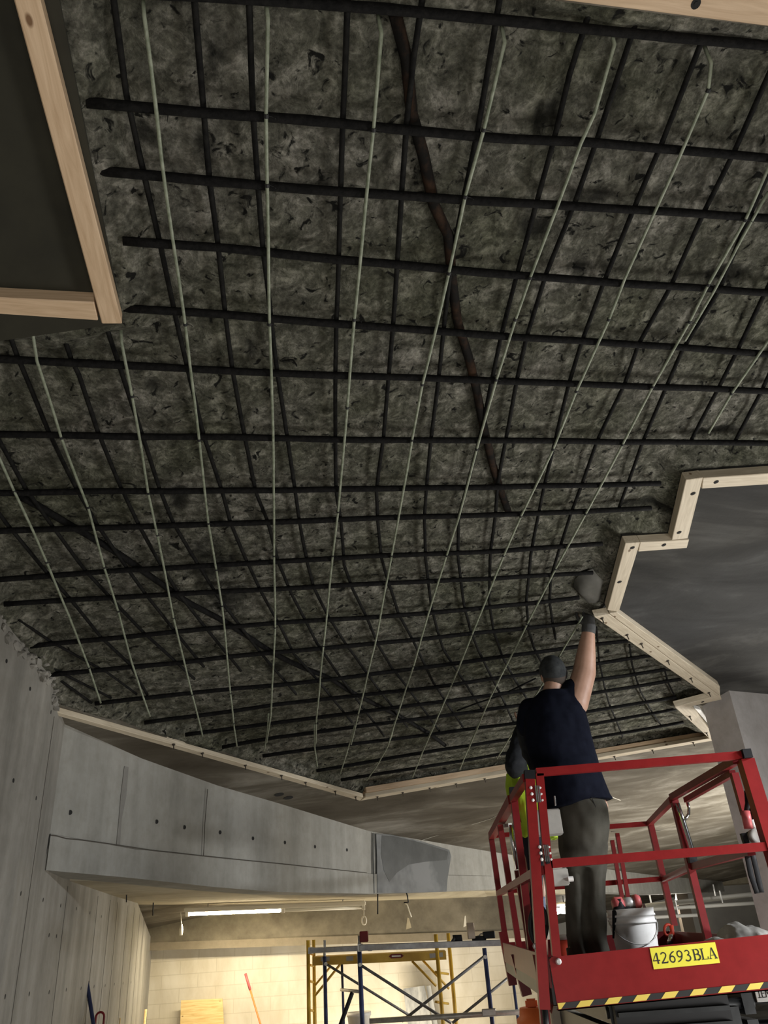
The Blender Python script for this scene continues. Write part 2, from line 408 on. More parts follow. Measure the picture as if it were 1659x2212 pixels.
for (i, j) in list(idx):
    if (i + 1, j) in idx and (i, j + 1) in idx and (i + 1, j + 1) in idx:
        bm.faces.new((idx[i, j], idx[i + 1, j], idx[i + 1, j + 1], idx[i, j + 1]))
for v in [v for v in bm.verts if not v.link_faces]: bm.verts.remove(v)
ceil_o = tag(link('ceiling', bm, 'rough', None, True), 'chipped rough grey concrete soffit with the reinforcement laid bare', None, None, 'structure')
# slab above, so that no light leaks in
def slab(name, poly, th, m, label=None, off=0.0):
    bm = new(); add_prism(bm, [Vector(p) + NV * off for p in poly], NV * th)
    return tag(link(name, bm, m), label, None, None, 'structure')
slab('ceiling', [onplane(-2.6, -2.0), onplane(9, -2.0), onplane(9, 6.5), onplane(-2.6, 6.5)], 0.1, 'soffit', None, 0.16)
slab('ceiling', [onplane(-5, 6.4), onplane(14, 6.4), onplane(14, 23), onplane(-5, 23)], 0.1, 'soffit', None, 0.16)
# smooth soffits that were not cut
TH = 0.15
slab('ceiling', [hit(266, 698), I1, I1 + Vector((-1.6, 0, 0.2)), onplane(-2.2, -1.4), onplane(-2.2, 2.06)], TH, 'islands', 'slab soffit coloured dark olive for its shade inside the lumber corner', 0.0)
slab('ceiling', [nr[0], nr[1], nr[1] + dN * 2.6, onplane(6.5, 0.2), onplane(6.5, -1.6), onplane(0.8, -1.6), onplane(0.55, 0.6)], TH, 'soffit', None, 0.0)
beam_top = [(-2.25, 5.17), (-1.98, 6.0), (-1.60, 6.9), (-1.20, 7.69), (-0.42, 9.3), (1.10, 11.53), (2.75, 13.9), (4.6, 16.4), (7.0, 19.4)]
zb = [2.05, 2.03, 1.985, 1.95, 1.94, 1.97, 1.93, 1.85, 1.85]
ce = onplane(4.6, 8.3); cf = onplane(13.5, 14.0)
pl = [hit(x, y) for x, y in [(1533, 1597), (785, 1724), (122, 1524)]]
pl += [onplane(-2.15, 4.75), onplane(-2.4, 5.4)] + [onplane(x + 0.0, y + 0.1) for x, y in beam_top[1:]] + [onplane(13.5, 20), cf, ce]
pl += [hit(x, y) for x, y in [(1556, 1500), (1461, 1527)]]
slab('ceiling', pl, TH, 'soffit', 'smooth brownish grey uncut slab soffit beyond the far lumber edging', 0.0)
far_soffit = [o for o in COL.objects if o.get('label', '').startswith('smooth brownish grey')][0]
for pts, m_, r_ in [([(905, 1815), (940, 1806), (985, 1798), (1010, 1784), (1060, 1768), (1090, 1752)], 'fix', 0.006), ([(1318, 1718), (1345, 1730), (1380, 1742), (1432, 1756)], 'fix', 0.007),
                 ([(1318, 1796), (1400, 1795), (1470, 1790), (1530, 1772), (1592, 1764)], 'seam', 0.006), ([(845, 1812), (905, 1822), (960, 1833)], 'seam', 0.008)]:
    bm = new(); add_tube(bm, dens([hit(x, y, 0.0015) for x, y in pts], 0.15, 0.02, 3), r_, 5, True, 0.5); link('crack_line', bm, m_, far_soffit)
for x, y in [(603, 1716), (623, 1723)]:
    bm = new(); q = hit(x, y, 0.0); add_lathe(bm, q - NV * 0.003, [(0.045, 0), (0.045, 0.004)], 18, NV); link('embed_hole', bm, 'hole', far_soffit)
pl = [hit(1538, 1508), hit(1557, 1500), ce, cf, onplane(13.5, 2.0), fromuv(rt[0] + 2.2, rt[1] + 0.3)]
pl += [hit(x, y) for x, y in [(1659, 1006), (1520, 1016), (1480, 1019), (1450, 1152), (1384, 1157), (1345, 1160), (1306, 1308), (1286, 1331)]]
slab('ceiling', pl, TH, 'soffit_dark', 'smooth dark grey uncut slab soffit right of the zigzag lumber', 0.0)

# ------------------------------------------------------------------ walls, floor
def wall_from(name, xy, tops, z0, th, m, label=None, nrm=None):
    bm = new(); n = len(xy); fr = []; bk = []
    for i, (x, y) in enumerate(xy):
        a = Vector((xy[min(i + 1, n - 1)][0] - xy[max(i - 1, 0)][0], xy[min(i + 1, n - 1)][1] - xy[max(i - 1, 0)][1], 0)).normalized()
        o = Vector((-a.y, a.x, 0)) * th
        zb_ = z0[i] if isinstance(z0, (list, tuple)) else z0
        fr.append((bm.verts.new((x, y, zb_)), bm.verts.new((x, y, tops[i]))))
        bk.append((bm.verts.new((x + o.x, y + o.y, zb_)), bm.verts.new((x + o.x, y + o.y, tops[i]))))
    for i in range(n - 1):
        bm.faces.new((fr[i][0], fr[i + 1][0], fr[i + 1][1], fr[i][1])); bm.faces.new((bk[i][0], bk[i][1], bk[i + 1][1], bk[i + 1][0]))
        bm.faces.new((fr[i][1], fr[i + 1][1], bk[i + 1][1], bk[i][1])); bm.faces.new((fr[i][0], bk[i][0], bk[i + 1][0], fr[i + 1][0]))
    bm.faces.new((fr[0][0], fr[0][1], bk[0][1], bk[0][0])); bm.faces.new((fr[-1][0], bk[-1][0], bk[-1][1], fr[-1][1]))
    return tag(link(name, bm, m), label, None, None, 'structure')
# left wall, with a ragged broken top edge beside the cut
wxy = []; wt = []
for (x1, y1), (x2, y2) in zip(wall_xy, wall_xy[1:]):
    k = max(1, int(math.hypot(x2 - x1, y2 - y1) / 0.06)) if y2 < 5.0 and y1 > 1 else max(1, int(math.hypot(x2 - x1, y2 - y1) / 0.5))
    for i in range(k):
        t = i / k; x = x1 + (x2 - x1) * t; y = y1 + (y2 - y1) * t
        wxy.append((x, y)); wt.append(zplane(x, y, 0.055 + (0.05 * noise.fractal(Vector((y * 6, 0, 0)), 0.8, 2, 4) if 1.9 < y < 4.7 else 0)))
wxy.append(wall_xy[-1]); wt.append(zplane(*wall_xy[-1], 0.05))
wl = wall_from('wall_left', wxy, wt, -0.7, 0.25, 'wall', 'board marked concrete wall along the left side')
def wallpt(Y):
    for (x1, y1), (x2, y2) in zip(wall_xy, wall_xy[1:]):
        if y1 <= Y <= y2: return x1 + (x2 - x1) * (Y - y1) / (y2 - y1), Vector((x2 - x1, y2 - y1, 0)).normalized()
def on_wall(px, py):
    r = ray(px, py); lo, hi = 0.5, 12.7
    for _ in range(40):
        mid = (lo + hi) / 2
        if r.x / r.y * mid > wallpt(mid)[0]: lo = mid
        else: hi = mid
    return P(px, py, lo)
def rubble_edge():
    bm = new()
    for k in range(150):
        y = random.uniform(2.1, 4.85); x, d = wallpt(y)
        z = zplane(x, y, random.uniform(-0.06, 0.05)); s = random.uniform(0.012, 0.035)
        rot = Matrix.Rotation(random.uniform(0, 6), 3, 'X') @ Matrix.Rotation(random.uniform(0, 6), 3, 'Z')
        b0 = len(bm.verts)
        bmesh.ops.create_icosphere(bm, subdivisions=1, radius=s, matrix=Matrix.Translation((x + s * 0.15, y, z)) @ rot.to_4x4() @ Matrix.Diagonal((0.6, 1.4, 0.9, 1)))
    return bm
tag(link('broken_concrete_edge', rubble_edge(), 'wall', wl), 'broken ragged concrete edge', None, None, 'stuff')
holes = [(14, 1428), (65, 1488), (29, 1686), (78, 1724), (110, 1538), (45, 1930), (93, 1944), (131, 1956), (165, 1963), (194, 1972), (219, 1980),
         (11, 2153), (63, 2147), (106, 2143), (143, 2138), (175, 2135), (203, 2131), (227, 2129), (247, 2126), (266, 2124), (283, 2122), (106, 2020), (122, 2022)]
for px, py in holes:
    p = on_wall(px, py); d = wallpt(p.y)[1]; n = Vector((d.y, -d.x, 0))
    bm = new(); add_lathe(bm, p - n * 0.02, [(0.012, 0), (0.012, 0.021)], 12, n); link('tie_hole', bm, 'hole', wl)
for px in (46, 130, 200, 228, 245, 268, 283, 296):
    p = on_wall(px, 2050); d = wallpt(p.y)[1]; n = Vector((d.y, -d.x, 0))
    top = 2.0 if px != 46 else zplane(p.x, p.y) - 0.1
    bm = new(); add_bar(bm, Vector((p.x, p.y, -0.6)), Vector((p.x, p.y, top)), 0.007, 0.004, n); link('form_seam', bm, 'seam', wl)
# floor
bm = new()
ys = [(-3, 0), (6.6, 0), (9.6, -0.62), (24, -0.62)]
for (y1, z1), (y2, z2) in zip(ys, ys[1:]):
    add_prism(bm, [Vector((-5, y1, z1)), Vector((14, y1, z1)), Vector((14, y2, z2)), Vector((-5, y2, z2))], Vector((0, 0, -0.2)))
tag(link('floor', bm, 'floor'), 'grey concrete garage floor', None, None, 'structure')
# dropped concrete band (spandrel) across the ramp
tops = [zplane(x, y, 0.04) for x, y in beam_top]
bxy = [(x, y) for x, y in beam_top]
bo = wall_from('beam_spandrel', bxy, tops, zb, 0.3, 'beam', 'long pale grey concrete band under the slab edge')
# the slightly proud lower lip of the band
lipz = []
lp = [(98, 1803, 0), (290, 1835, 1), (450, 1852, 2), (600, 1866, 3), (800, 1888, 4), (1060, 1893, 5)]
bm = new(); prev = None
for px, py, i in lp:
    x, y = beam_top[i]; z = P(px, py, y).z
    v = [bm.verts.new((x + 0.010, y - 0.010, zb[i] - 0.004)), bm.verts.new((x + 0.010, y - 0.010, z)), bm.verts.new((x - 0.02, y + 0.02, z + 0.012)), bm.verts.new((x - 0.02, y + 0.02, zb[i]))]
    if prev:
        for k in range(4): bm.faces.new((prev[k], v[k], v[(k + 1) % 4], prev[(k + 1) % 4]))
    else: bm.faces.new(v)
    prev = v
bm.faces.new(prev[::-1]); link('lower_lip', bm, 'beam', bo)
def on_beam(px, py, out=0.0):
    r = ray(px, py)
    for (x1, y1), (x2, y2) in zip(beam_top, beam_top[1:]):
        dx, dy = x2 - x1, y2 - y1; den = r.x * dy - r.y * dx
        s = (x1 * dy - y1 * dx) / den; p = CAM + r * s
        t = ((p.x - x1) * dx + (p.y - y1) * dy) / (dx * dx + dy * dy)
        if (-0.6 if (x1, y1) == beam_top[0] else -0.001) <= t <= 1.001:
            return p + Vector((dy, -dx, 0)).normalized() * out
def crack(name, pts, r, parent, m='seam'):
    bm = new(); add_tube(bm, [on_beam(x, y, 0.012) for x, y in pts], r, 5); link(name, bm, m, parent)
crack('crack_line', [(99, 1804), (118, 1806), (140, 1812), (165, 1814), (230, 1823), (330, 1838), (450, 1851), (600, 1866), (790, 1886)], 0.004, bo)
crack('crack_line', [(104, 1803), (98, 1830), (95, 1845), (89, 1870)], 0.006, bo, 'hole')
crack('panel_joint', [(446, 1705), (440, 1780), (437, 1850)], 0.003, bo)
crack('panel_joint', [(804, 1800), (804, 1850), (806, 1930)], 0.008, bo, 'damp')
for px, py in [(338, 1775), (398, 1787), (475, 1798), (546, 1811), (615, 1820), (680, 1829), (749, 1836), (151, 1755)]:
    p = on_beam(px, py, 0.0); n = Vector((0.8, -0.6, 0)).normalized()
    bm = new(); add_lathe(bm, p - n * 0.03, [(0.016, 0), (0.016, 0.033)], 12, n); link('tie_hole', bm, 'hole', bo)
def beam_sheet(name, pts, out, m, parent):
    bm = new(); q = [on_beam(x, y, out) for x, y in pts]
    add_prism(bm, q, Vector((-0.8, 0.6, 0)) * 0.03); return link(name, bm, m, parent)
beam_sheet('water_stain', [(268, 1655), (277, 1657), (272, 1720), (262, 1770), (258, 1830), (255, 1880), (242, 1880), (250, 1830), (256, 1770), (260, 1720)], 0.004, wall_concrete('stained_band', (0.15, 0.145, 0.13), (0.22, 0.21, 0.19)), bo)
mp_ = tag(beam_sheet('mortar_patch', [(810, 1802), (840, 1803), (905, 1817), (968, 1836), (972, 1850), (964, 1900), (962, 1926), (880, 1929), (812, 1929), (812, 1860)], 0.018, 'patch', None), 'grey fresh mortar patch on the concrete band above the scaffold', 'patch')
dp = [on_beam(x, y, 0.020) for x, y in [(822, 1805), (845, 1806), (905, 1820), (966, 1840), (962, 1858), (915, 1862), (880, 1868), (855, 1885), (838, 1905), (826, 1880), (820, 1845)]]
bm = new(); add_prism(bm, dp, Vector((-0.8, 0.6, 0)) * 0.01); link('damp_area', bm, 'damp', mp_)
# low slab beyond the band, down to the second beam
y2 = 12.42
def b2z(x, z0, z1): return z0 + (z1 - z0) * (x + 3.75) / 5.0
bm = new(); prev = None
for i in range(6):
    x, y = beam_top[i]; y = y + 0.28; x -= 0.1
    t = i / 5; xb = -3.85 + t * 6.2
    v = [bm.verts.new((x - (0.7 if i == 0 else 0), y, zb[i] - 0.0)), bm.verts.new((xb, y2 + 0.1, b2z(xb, 2.07, 1.90)))]
    v += [bm.verts.new(v[1].co + Vector((0, 0, 0.15))), bm.verts.new(v[0].co + Vector((0, 0, 0.15)))]
    if prev:
        for k in range(4): bm.faces.new((prev[k], v[k], v[(k + 1) % 4], prev[(k + 1) % 4]))
    else: bm.faces.new(v)
    prev = v
bm.faces.new(prev[::-1])
tag(link('ceiling', bm, 'lowslab'), 'low warm lit slab beyond the concrete band', None, None, 'structure')
# second beam and block wall
def hex_box(name, x0, x1, ya, yb, zl, zr, zl1, zr1, m, label):
    bm = new()
    add_prism(bm, [Vector((x0, ya, zl)), Vector((x1, ya, zr)), Vector((x1, ya, zr1)), Vector((x0, ya, zl1))], Vector((0, yb - ya, 0)))
    return tag(link(name, bm, m), label, None, None, 'structure')
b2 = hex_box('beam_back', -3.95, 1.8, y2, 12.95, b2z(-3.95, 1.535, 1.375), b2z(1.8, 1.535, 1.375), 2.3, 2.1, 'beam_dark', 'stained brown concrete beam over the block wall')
bm = new(); add_prism(bm, [Vector((-3.9, y2 - 0.012, b2z(-3.9, 1.53, 1.37))), Vector((1.79, y2 - 0.012, b2z(1.79, 1.53, 1.37))), Vector((1.79, y2 - 0.012, b2z(1.79, 1.63, 1.47))), Vector((-3.9, y2 - 0.012, b2z(-3.9, 1.63, 1.47)))], Vector((0, 0.03, 0))); link('lower_lip', bm, 'beam_lip', b2)
wb = tag(link('wall_back', box((-4.2, 12.72, -0.7), (1.8, 12.95, 1.7)), 'block'), 'cream painted block wall at the far end', None, None, 'structure')
def stain(pts, m, Y, nm, par):
    bm = new(); add_prism(bm, [P(x, y, Y) for x, y in pts], Vector((0, 0.006, 0))); link(nm, bm, m, par)
stain([(880, 1982), (884, 1984), (889, 2004), (877, 2008)], 'lowslab', y2 - 0.003, 'lime_streak', b2)
stain([(1004, 1978), (1006, 1978), (1008, 2000), (1001, 2003)], 'fix', y2 - 0.003, 'lime_streak', b2)
tag(link('wall_right', box((13.4, -2, -0.7), (13.7, 23, 6)), 'grey_wall'), None, None, None, 'structure')
fw = tag(link('wall_far', box((-5, 21.5, -0.7), (13.7, 21.8, 3)), 'grey_wall'), 'pale grey far wall seen below the lift rails', None, None, 'structure')
tag(link('wall_return', box((1.8, 12.72, -0.7), (1.95, 16.0, 2.2)), 'grey_wall'), None, None, None, 'structure')
# right column
cp = [Vector((3.11, 7.25, -0.7)), Vector((4.15, 7.93, -0.7)), Vector((3.95, 8.22, -0.7)), Vector((2.935, 7.515, -0.7))]
bm = new(); add_prism(bm, cp, Vector((0, 0, 4.35))); tag(link('column', bm, 'column'), 'pale grey concrete column at the right edge', None, None, 'structure')

# ------------------------------------------------------------------ bars
ORD = ['first', 'second', 'third', 'fourth', 'fifth', 'sixth', 'seventh', 'eighth', 'ninth', 'tenth', 'eleventh', 'twelfth', 'thirteenth', 'fourteenth', 'fifteenth', 'sixteenth', 'seventeenth', 'eighteenth', 'nineteenth', 'twentieth', 'twenty first', 'twenty second', 'twenty third', 'twenty fourth', 'twenty fifth']
def bar(name, px, off, r, m, label, cat, group, ext='', jit=0.004, n=8):
    p = [hit(x, y, off) for x, y in px]
    if 'S' in ext: p.insert(0, p[0] + (p[0] - p[1]).normalized() * 0.8)
    if 'E' in ext: p.append(p[-1] + (p[-1] - p[-2]).normalized() * 0.8)
    if 'H' in ext:   # end turned up into its drilled hole
        d = (p[0] - p[1]).normalized(); p.insert(0, p[0] + d * 0.03 + NV * (0.085 - off)); p[1] = p[1] + NV * 0.012
    q = dens(p, 0.1, jit, random.uniform(0, 50))
    bm = new()
    rr = [r * (1 + 0.10 * noise.noise(x * 17)) for x in q] if jit else r
    add_tube(bm, q, rr, n); return tag(link(name, bm, m, None, True), label, cat, group)
CROSS = [
 ([(530, -2), (830, 20), (1090, 45), (1375, 72), (1659, 98)], 'SE'),
 ([(185, 220), (440, 244), (740, 267), (1030, 295), (1255, 308), (1659, 340)], 'E'),
 ([(215, 370), (450, 392), (740, 413), (1020, 432), (1245, 446), (1659, 472)], 'E'),
 ([(265, 520), (470, 535), (740, 561), (980, 582), (1180, 600), (1659, 632)], 'E'),
 ([(266, 665), (490, 680), (830, 707), (1100, 727), (1475, 750), (1659, 765)], 'E'),
 ([(0, 775), (150, 783), (410, 797), (720, 811), (1110, 825), (1330, 832), (1659, 845)], 'SE'),
 ([(0, 938), (430, 944), (830, 950), (1290, 953), (1659, 957)], 'SE'),
 ([(0, 1064), (320, 1061), (630, 1058), (1080, 1052), (1425, 1045)], 'S'),
 ([(0, 1147), (200, 1140), (450, 1132), (830, 1119), (1130, 1110), (1405, 1098)], 'S'),
 ([(-30, 1254), (275, 1232), (550, 1217), (830, 1200), (1090, 1190), (1300, 1175)], ''),
 ([(8, 1305), (350, 1285), (830, 1260), (1060, 1250), (1280, 1237)], ''),
 ([(66, 1396), (368, 1366), (600, 1346), (925, 1325), (1250, 1292)], ''),
 ([(100, 1458), (390, 1431), (600, 1408), (925, 1379), (1270, 1342)], ''),
 ([(205, 1520), (368, 1502), (600, 1480), (890, 1446), (1175, 1406), (1355, 1385)], ''),
 ([(313, 1562), (500, 1536), (600, 1522), (925, 1486), (1165, 1453), (1405, 1416)], ''),
 ([(400, 1587), (585, 1563), (853, 1529), (1165, 1487), (1450, 1444)], ''),
 ([(480, 1614), (600, 1592), (907, 1553), (1142, 1520), (1469, 1468)], ''),
 ([(567, 1634), (700, 1614), (835, 1598), (1120, 1562), (1460, 1506)], ''),
 ([(683, 1665), (890, 1630), (1117, 1594), (1461, 1531)], ''),
 ([(737, 1685), (960, 1650), (1095, 1627), (1476, 1560)], ''),
]
for k, (px, e) in enumerate(CROSS):
    bar('cross_rebar', px, 0.028, 0.0152, 'steel', '%s thick black cross bar counting down from the top of the photo' % ORD[k], 'rebar', 'thick black cross bars under the slab', e, 0.005)
LONG = [
 ([(0, 1113), (20, 1140), (105, 1240), (150, 1292), (219, 1377), (281, 1435), (318, 1501)], 'S'),
 ([(0, 953), (55, 1055), (112, 1135), (190, 1238), (237, 1290), (313, 1370), (420, 1466)], 'S'),
 ([(0, 668), (37, 770), (105, 930), (165, 1055), (210, 1135), (270, 1220), (317, 1287), (378, 1363), (440, 1440)], 'S'),
 ([(118, 665), (155, 775), (172, 810), (210, 930), (260, 1050), (300, 1135), (345, 1215), (386, 1283), (447, 1359), (520, 1450)], ''),
 ([(222, 685), (260, 795), (310, 950), (345, 1055), (375, 1130), (410, 1190), (472, 1290), (519, 1352), (563, 1410), (640, 1500)], ''),
 ([(245, 0), (272, 200), (310, 370), (345, 520), (378, 680), (405, 795), (440, 940), (480, 1060), (497, 1125), (527, 1200), (563, 1276), (603, 1348), (635, 1413), (682, 1464), (760, 1560)], 'S'),
 ([(420, 0), (440, 235), (452, 390), (470, 530), (487, 680), (502, 795), (527, 938), (552, 1060), (577, 1125), (600, 1210), (629, 1280), (658, 1337), (683, 1388), (740, 1470), (830, 1590)], 'S'),
 ([(537, 0), (547, 245), (557, 400), (567, 540), (587, 705), (600, 810), (620, 945), (637, 1060), (647, 1125), (665, 1220), (678, 1269), (708, 1330), (745, 1388), (784, 1442), (880, 1570)], 'S'),
 ([(751, 5), (740, 260), (737, 400), (732, 560), (726, 700), (725, 805), (725, 945), (726, 1060), (735, 1125), (743, 1220), (763, 1275), (792, 1334), (817, 1392), (846, 1442), (878, 1482), (950, 1580)], 'S'),
 ([(908, 30), (895, 125), (880, 270), (867, 415), (857, 565), (848, 705), (840, 815), (828, 950), (813, 1060), (815, 1125), (824, 1203), (840, 1258), (860, 1323), (889, 1377), (915, 1431), (936, 1475), (1000, 1570)], 'S'),
 ([(1077, 10), (1050, 175), (1030, 290), (1002, 425), (975, 565), (961, 690), (947, 820), (932, 950), (922, 1050), (917, 1115), (918, 1205), (924, 1254), (931, 1308), (944, 1360), (958, 1403), (976, 1431), (1040, 1530)], 'S'),
 ([(1265, 50), (1230, 160), (1197, 300), (1160, 435), (1120, 585), (1083, 727), (1062, 825), (1035, 950), (1008, 1050), (990, 1120), (989, 1200), (996, 1254), (1003, 1312), (1016, 1359), (1034, 1406), (1066, 1471), (1110, 1560)], 'S'),
 ([(1368, 65), (1290, 300), (1240, 440), (1180, 592), (1137, 730), (1117, 820), (1093, 950), (1075, 1050), (1070, 1110), (1060, 1190), (1056, 1298), (1066, 1363), (1085, 1417), (1110, 1464), (1139, 1511)], 'S'),
 ([(1515, 90), (1430, 310), (1370, 450), (1305, 606), (1258, 737), (1230, 830), (1200, 950), (1175, 1050), (1163, 1110), (1146, 1200), (1137, 1298), (1142, 1363), (1153, 1399), (1190, 1470)], 'S'),
 ([(1659, 165), (1585, 330), (1522, 455), (1450, 618), (1380, 742), (1348, 833), (1290, 953), (1257, 1048), (1235, 1105), (1210, 1182), (1190, 1247), (1187, 1300), (1200, 1380)], 'S'),
 ([(1659, 375), (1620, 465), (1555, 625), (1475, 755), (1438, 838), (1388, 955), (1355, 1048), (1337, 1098)], 'S'),
 ([(1659, 620), (1590, 762), (1550, 842), (1490, 956)], 'S'),
 ([(1659, 815), (1645, 847), (1585, 957)], 'S'),
 ([(34, 1335), (114, 1388), (186, 1428), (232, 1453), (295, 1499)], ''),
 ([(93, 1430), (131, 1453), (190, 1483), (240, 1508)], ''),
 ([(131, 1470), (165, 1494), (198, 1518)], ''),
 ([(1288, 1355), (1294, 1429), (1305, 1481), (1316, 1519), (1345, 1590)], ''),
 ([(1359, 1392), (1365, 1437), (1383, 1493), (1406, 1534), (1430, 1570)], ''),
 ([(1436, 1448), (1443, 1474), (1462, 1512)], ''),
]
names_l = ['leftmost long bar at the photo edge', 'second long bar from the left wall']
for k, (px, e) in enumerate(LONG):
    if k < 18: lab = '%s thin dark lengthwise bar counting from the left of the photo' % ORD[k]
    elif k < 21: lab = '%s short thin bar by the ragged left wall edge, counting downwards' % ORD[k - 18]
    else: lab = '%s thin lengthwise bar right of the worker in the navy shirt' % ORD[k - 21]
    bar('lengthwise_rebar', px, 0.050, 0.0095 if k < 18 else 0.008, 'steel2', lab, 'rebar', 'thin dark lengthwise bars under the slab', e, 0.004, 7)
RODS = [
 ([(-8, 975), (30, 1060), (70, 1145), (100, 1214), (147, 1327), (192, 1442), (217, 1518)], ''),
 ([(70, 722), (80, 780), (132, 945), (190, 1095), (225, 1225), (255, 1320), (284, 1431), (324, 1547)], 'H'),
 ([(262, 745), (285, 855), (305, 970), (320, 1065), (340, 1155), (375, 1334), (415, 1500), (438, 1590)], 'H'),
 ([(312, 40), (325, 140), (350, 350), (375, 525), (400, 700), (430, 950), (450, 1130), (467, 1230), (480, 1308), (498, 1497), (505, 1562), (512, 1612)], 'H'),
 ([(580, 45), (575, 250), (577, 400), (582, 700), (590, 930), (592, 1200), (594, 1355), (585, 1543), (576, 1604)], 'H'),
 ([(825, 75), (807, 280), (765, 690), (750, 880), (730, 1105), (719, 1200), (699, 1395), (683, 1562), (682, 1606)], 'H'),
 ([(1092, 95), (1045, 280), (1005, 425), (970, 590), (946, 695), (912, 830), (890, 950), (860, 1125), (846, 1200), (810, 1392), (774, 1543), (758, 1608)], 'H'),
 ([(1330, 100), (1285, 245), (1255, 310), (1205, 445), (1145, 600), (1113, 690), (1072, 820), (1030, 970), (990, 1120), (965, 1200), (925, 1327), (893, 1439), (853, 1562), (838, 1612)], 'H'),
 ([(1540, 140), (1530, 195), (1455, 370), (1350, 600), (1315, 690), (1245, 845), (1195, 970), (1125, 1115), (1088, 1200), (1020, 1370), (976, 1478), (940, 1562), (906, 1640)], 'H'),
 ([(1665, 350), (1610, 475), (1530, 615), (1490, 695), (1410, 835), (1345, 960), (1265, 1110), (1200, 1229), (1139, 1348), (1059, 1507), (1012, 1618)], ''),
 ([(1662, 732), (1580, 850), (1530, 935)], ''),
 ([(1258, 1332), (1208, 1418), (1140, 1530), (1074, 1638)], ''),
]
for k, (px, e) in enumerate(RODS):
    lab = '%s long pale green rod counting from the left of the photo' % ORD[k] if k < 10 else ('pale green rod at the right edge below the doubled one' if k == 10 else 'pale green rod running behind the raised arm of the navy shirted worker')
    o = bar('fibreglass_rod', px, 0.004, 0.0062, 'rod', lab, 'rod', 'pale green rods tied under the mesh', e, 0.0025, 8)
    # tie wires where it crosses
    pts = [hit(x, y, 0.004) for x, y in px]
    for q in pts[1:-1]:
        if random.random() < 0.75:
            bm = new(); d = (pts[-1] - pts[0]).normalized()
            add_tube(bm, [q - d * 0.006, q + d * 0.006], 0.0082, 8)
            s = d.cross(NV); add_tube(bm, [q + s * 0.004, q + s * 0.02 - NV * 0.008, q + s * 0.026 - NV * 0.018], 0.0014, 4)
            link('tie_wire', bm, 'tie', o)
LAPS = [
 ([(580, 1541), (578, 1575), (571, 1622)], 'fifth'), ([(679, 1565), (680, 1616), (686, 1656)], 'sixth'),
 ([(766, 1567), (757, 1600), (748, 1630), (735, 1671)], 'seventh'), ([(852, 1560), (846, 1590), (835, 1618), (813, 1656), (792, 1686)], 'eighth'),
 ([(938, 1562), (918, 1612), (891, 1679)], 'ninth'), ([(1034, 1563), (1014, 1611), (993, 1662)], 'tenth'), ([(1659, 415), (1600, 520), (1545, 625), (1480, 736)], 'right'),
]
for px, w in LAPS:
    lab = 'short pale green rod lapped to the far end of the %s long rod from left' % w if w != 'right' else 'pale green rod lapped beside the tenth long rod at the right edge'
    bar('fibreglass_rod', px, 0.010, 0.0058, 'rod', lab, 'rod', 'pale green rods tied under the mesh', '', 0.001, 8)
# broken old conduits and a loose wire in the cut
bar('broken_conduit', [(853, 32), (880, 130), (893, 245), (915, 330), (933, 440), (965, 508), (975, 600), (990, 700), (1013, 770), (1032, 850), (1047, 920), (1067, 1000), (1083, 1055), (1100, 1110)], 0.068, 0.020, 'rust', 'dark rusty split conduit running crookedly down the rough soffit, right of centre', 'conduit', None, '', 0.012, 8)
bar('broken_conduit', [(40, 1072), (75, 1090), (140, 1130), (260, 1200), (317, 1240), (386, 1287), (470, 1336), (540, 1378), (595, 1412), (650, 1440), (710, 1468), (763, 1497), (835, 1533), (925, 1583), (962, 1609)], 0.066, 0.017, 'steel', 'dark conduit slanting across the rough soffit from the left edge', 'conduit', None, '', 0.012, 8)
bar('loose_wire', [(987, 1536), (1034, 1518), (1077, 1504), (1124, 1482), (1157, 1466)], 0.03, 0.007, 'steel', 'thin dark loose wire left of the capped head', 'wire', None, '', 0.006, 6)
# smooth mortar hand applied beside the zigzag formwork
bm = new()
c = [uv(hit(x, y)) for x, y in [(1264, 1304), (1250, 1290), (1253, 1276), (1268, 1264), (1288, 1256), (1312, 1256), (1308, 1282), (1303, 1306), (1288, 1314), (1274, 1314)]]
cu = sum(p[0] for p in c) / len(c); cv_ = sum(p[1] for p in c) / len(c); rings = []
for sc_, of in ((1.12, 0.085), (1.0, 0.05), (0.86, 0.026), (0.6, 0.016), (0.3, 0.013)):
    rings.append([bm.verts.new(fromuv(cu + (p[0] - cu) * sc_ * (1 + 0.05 * math.sin(5 * i)), cv_ + (p[1] - cv_) * sc_, of)) for i, p in enumerate(c)])
for ra, rb in zip(rings, rings[1:]):
    for i in range(len(c)): bm.faces.new((ra[i], ra[(i + 1) % len(c)], rb[(i + 1) % len(c)], rb[i]))
bm.faces.new(rings[-1])
tag(link('mortar_patch', bm, 'mortar', None, True), 'smooth wet mortar patch above the raised gloved hand', 'patch')

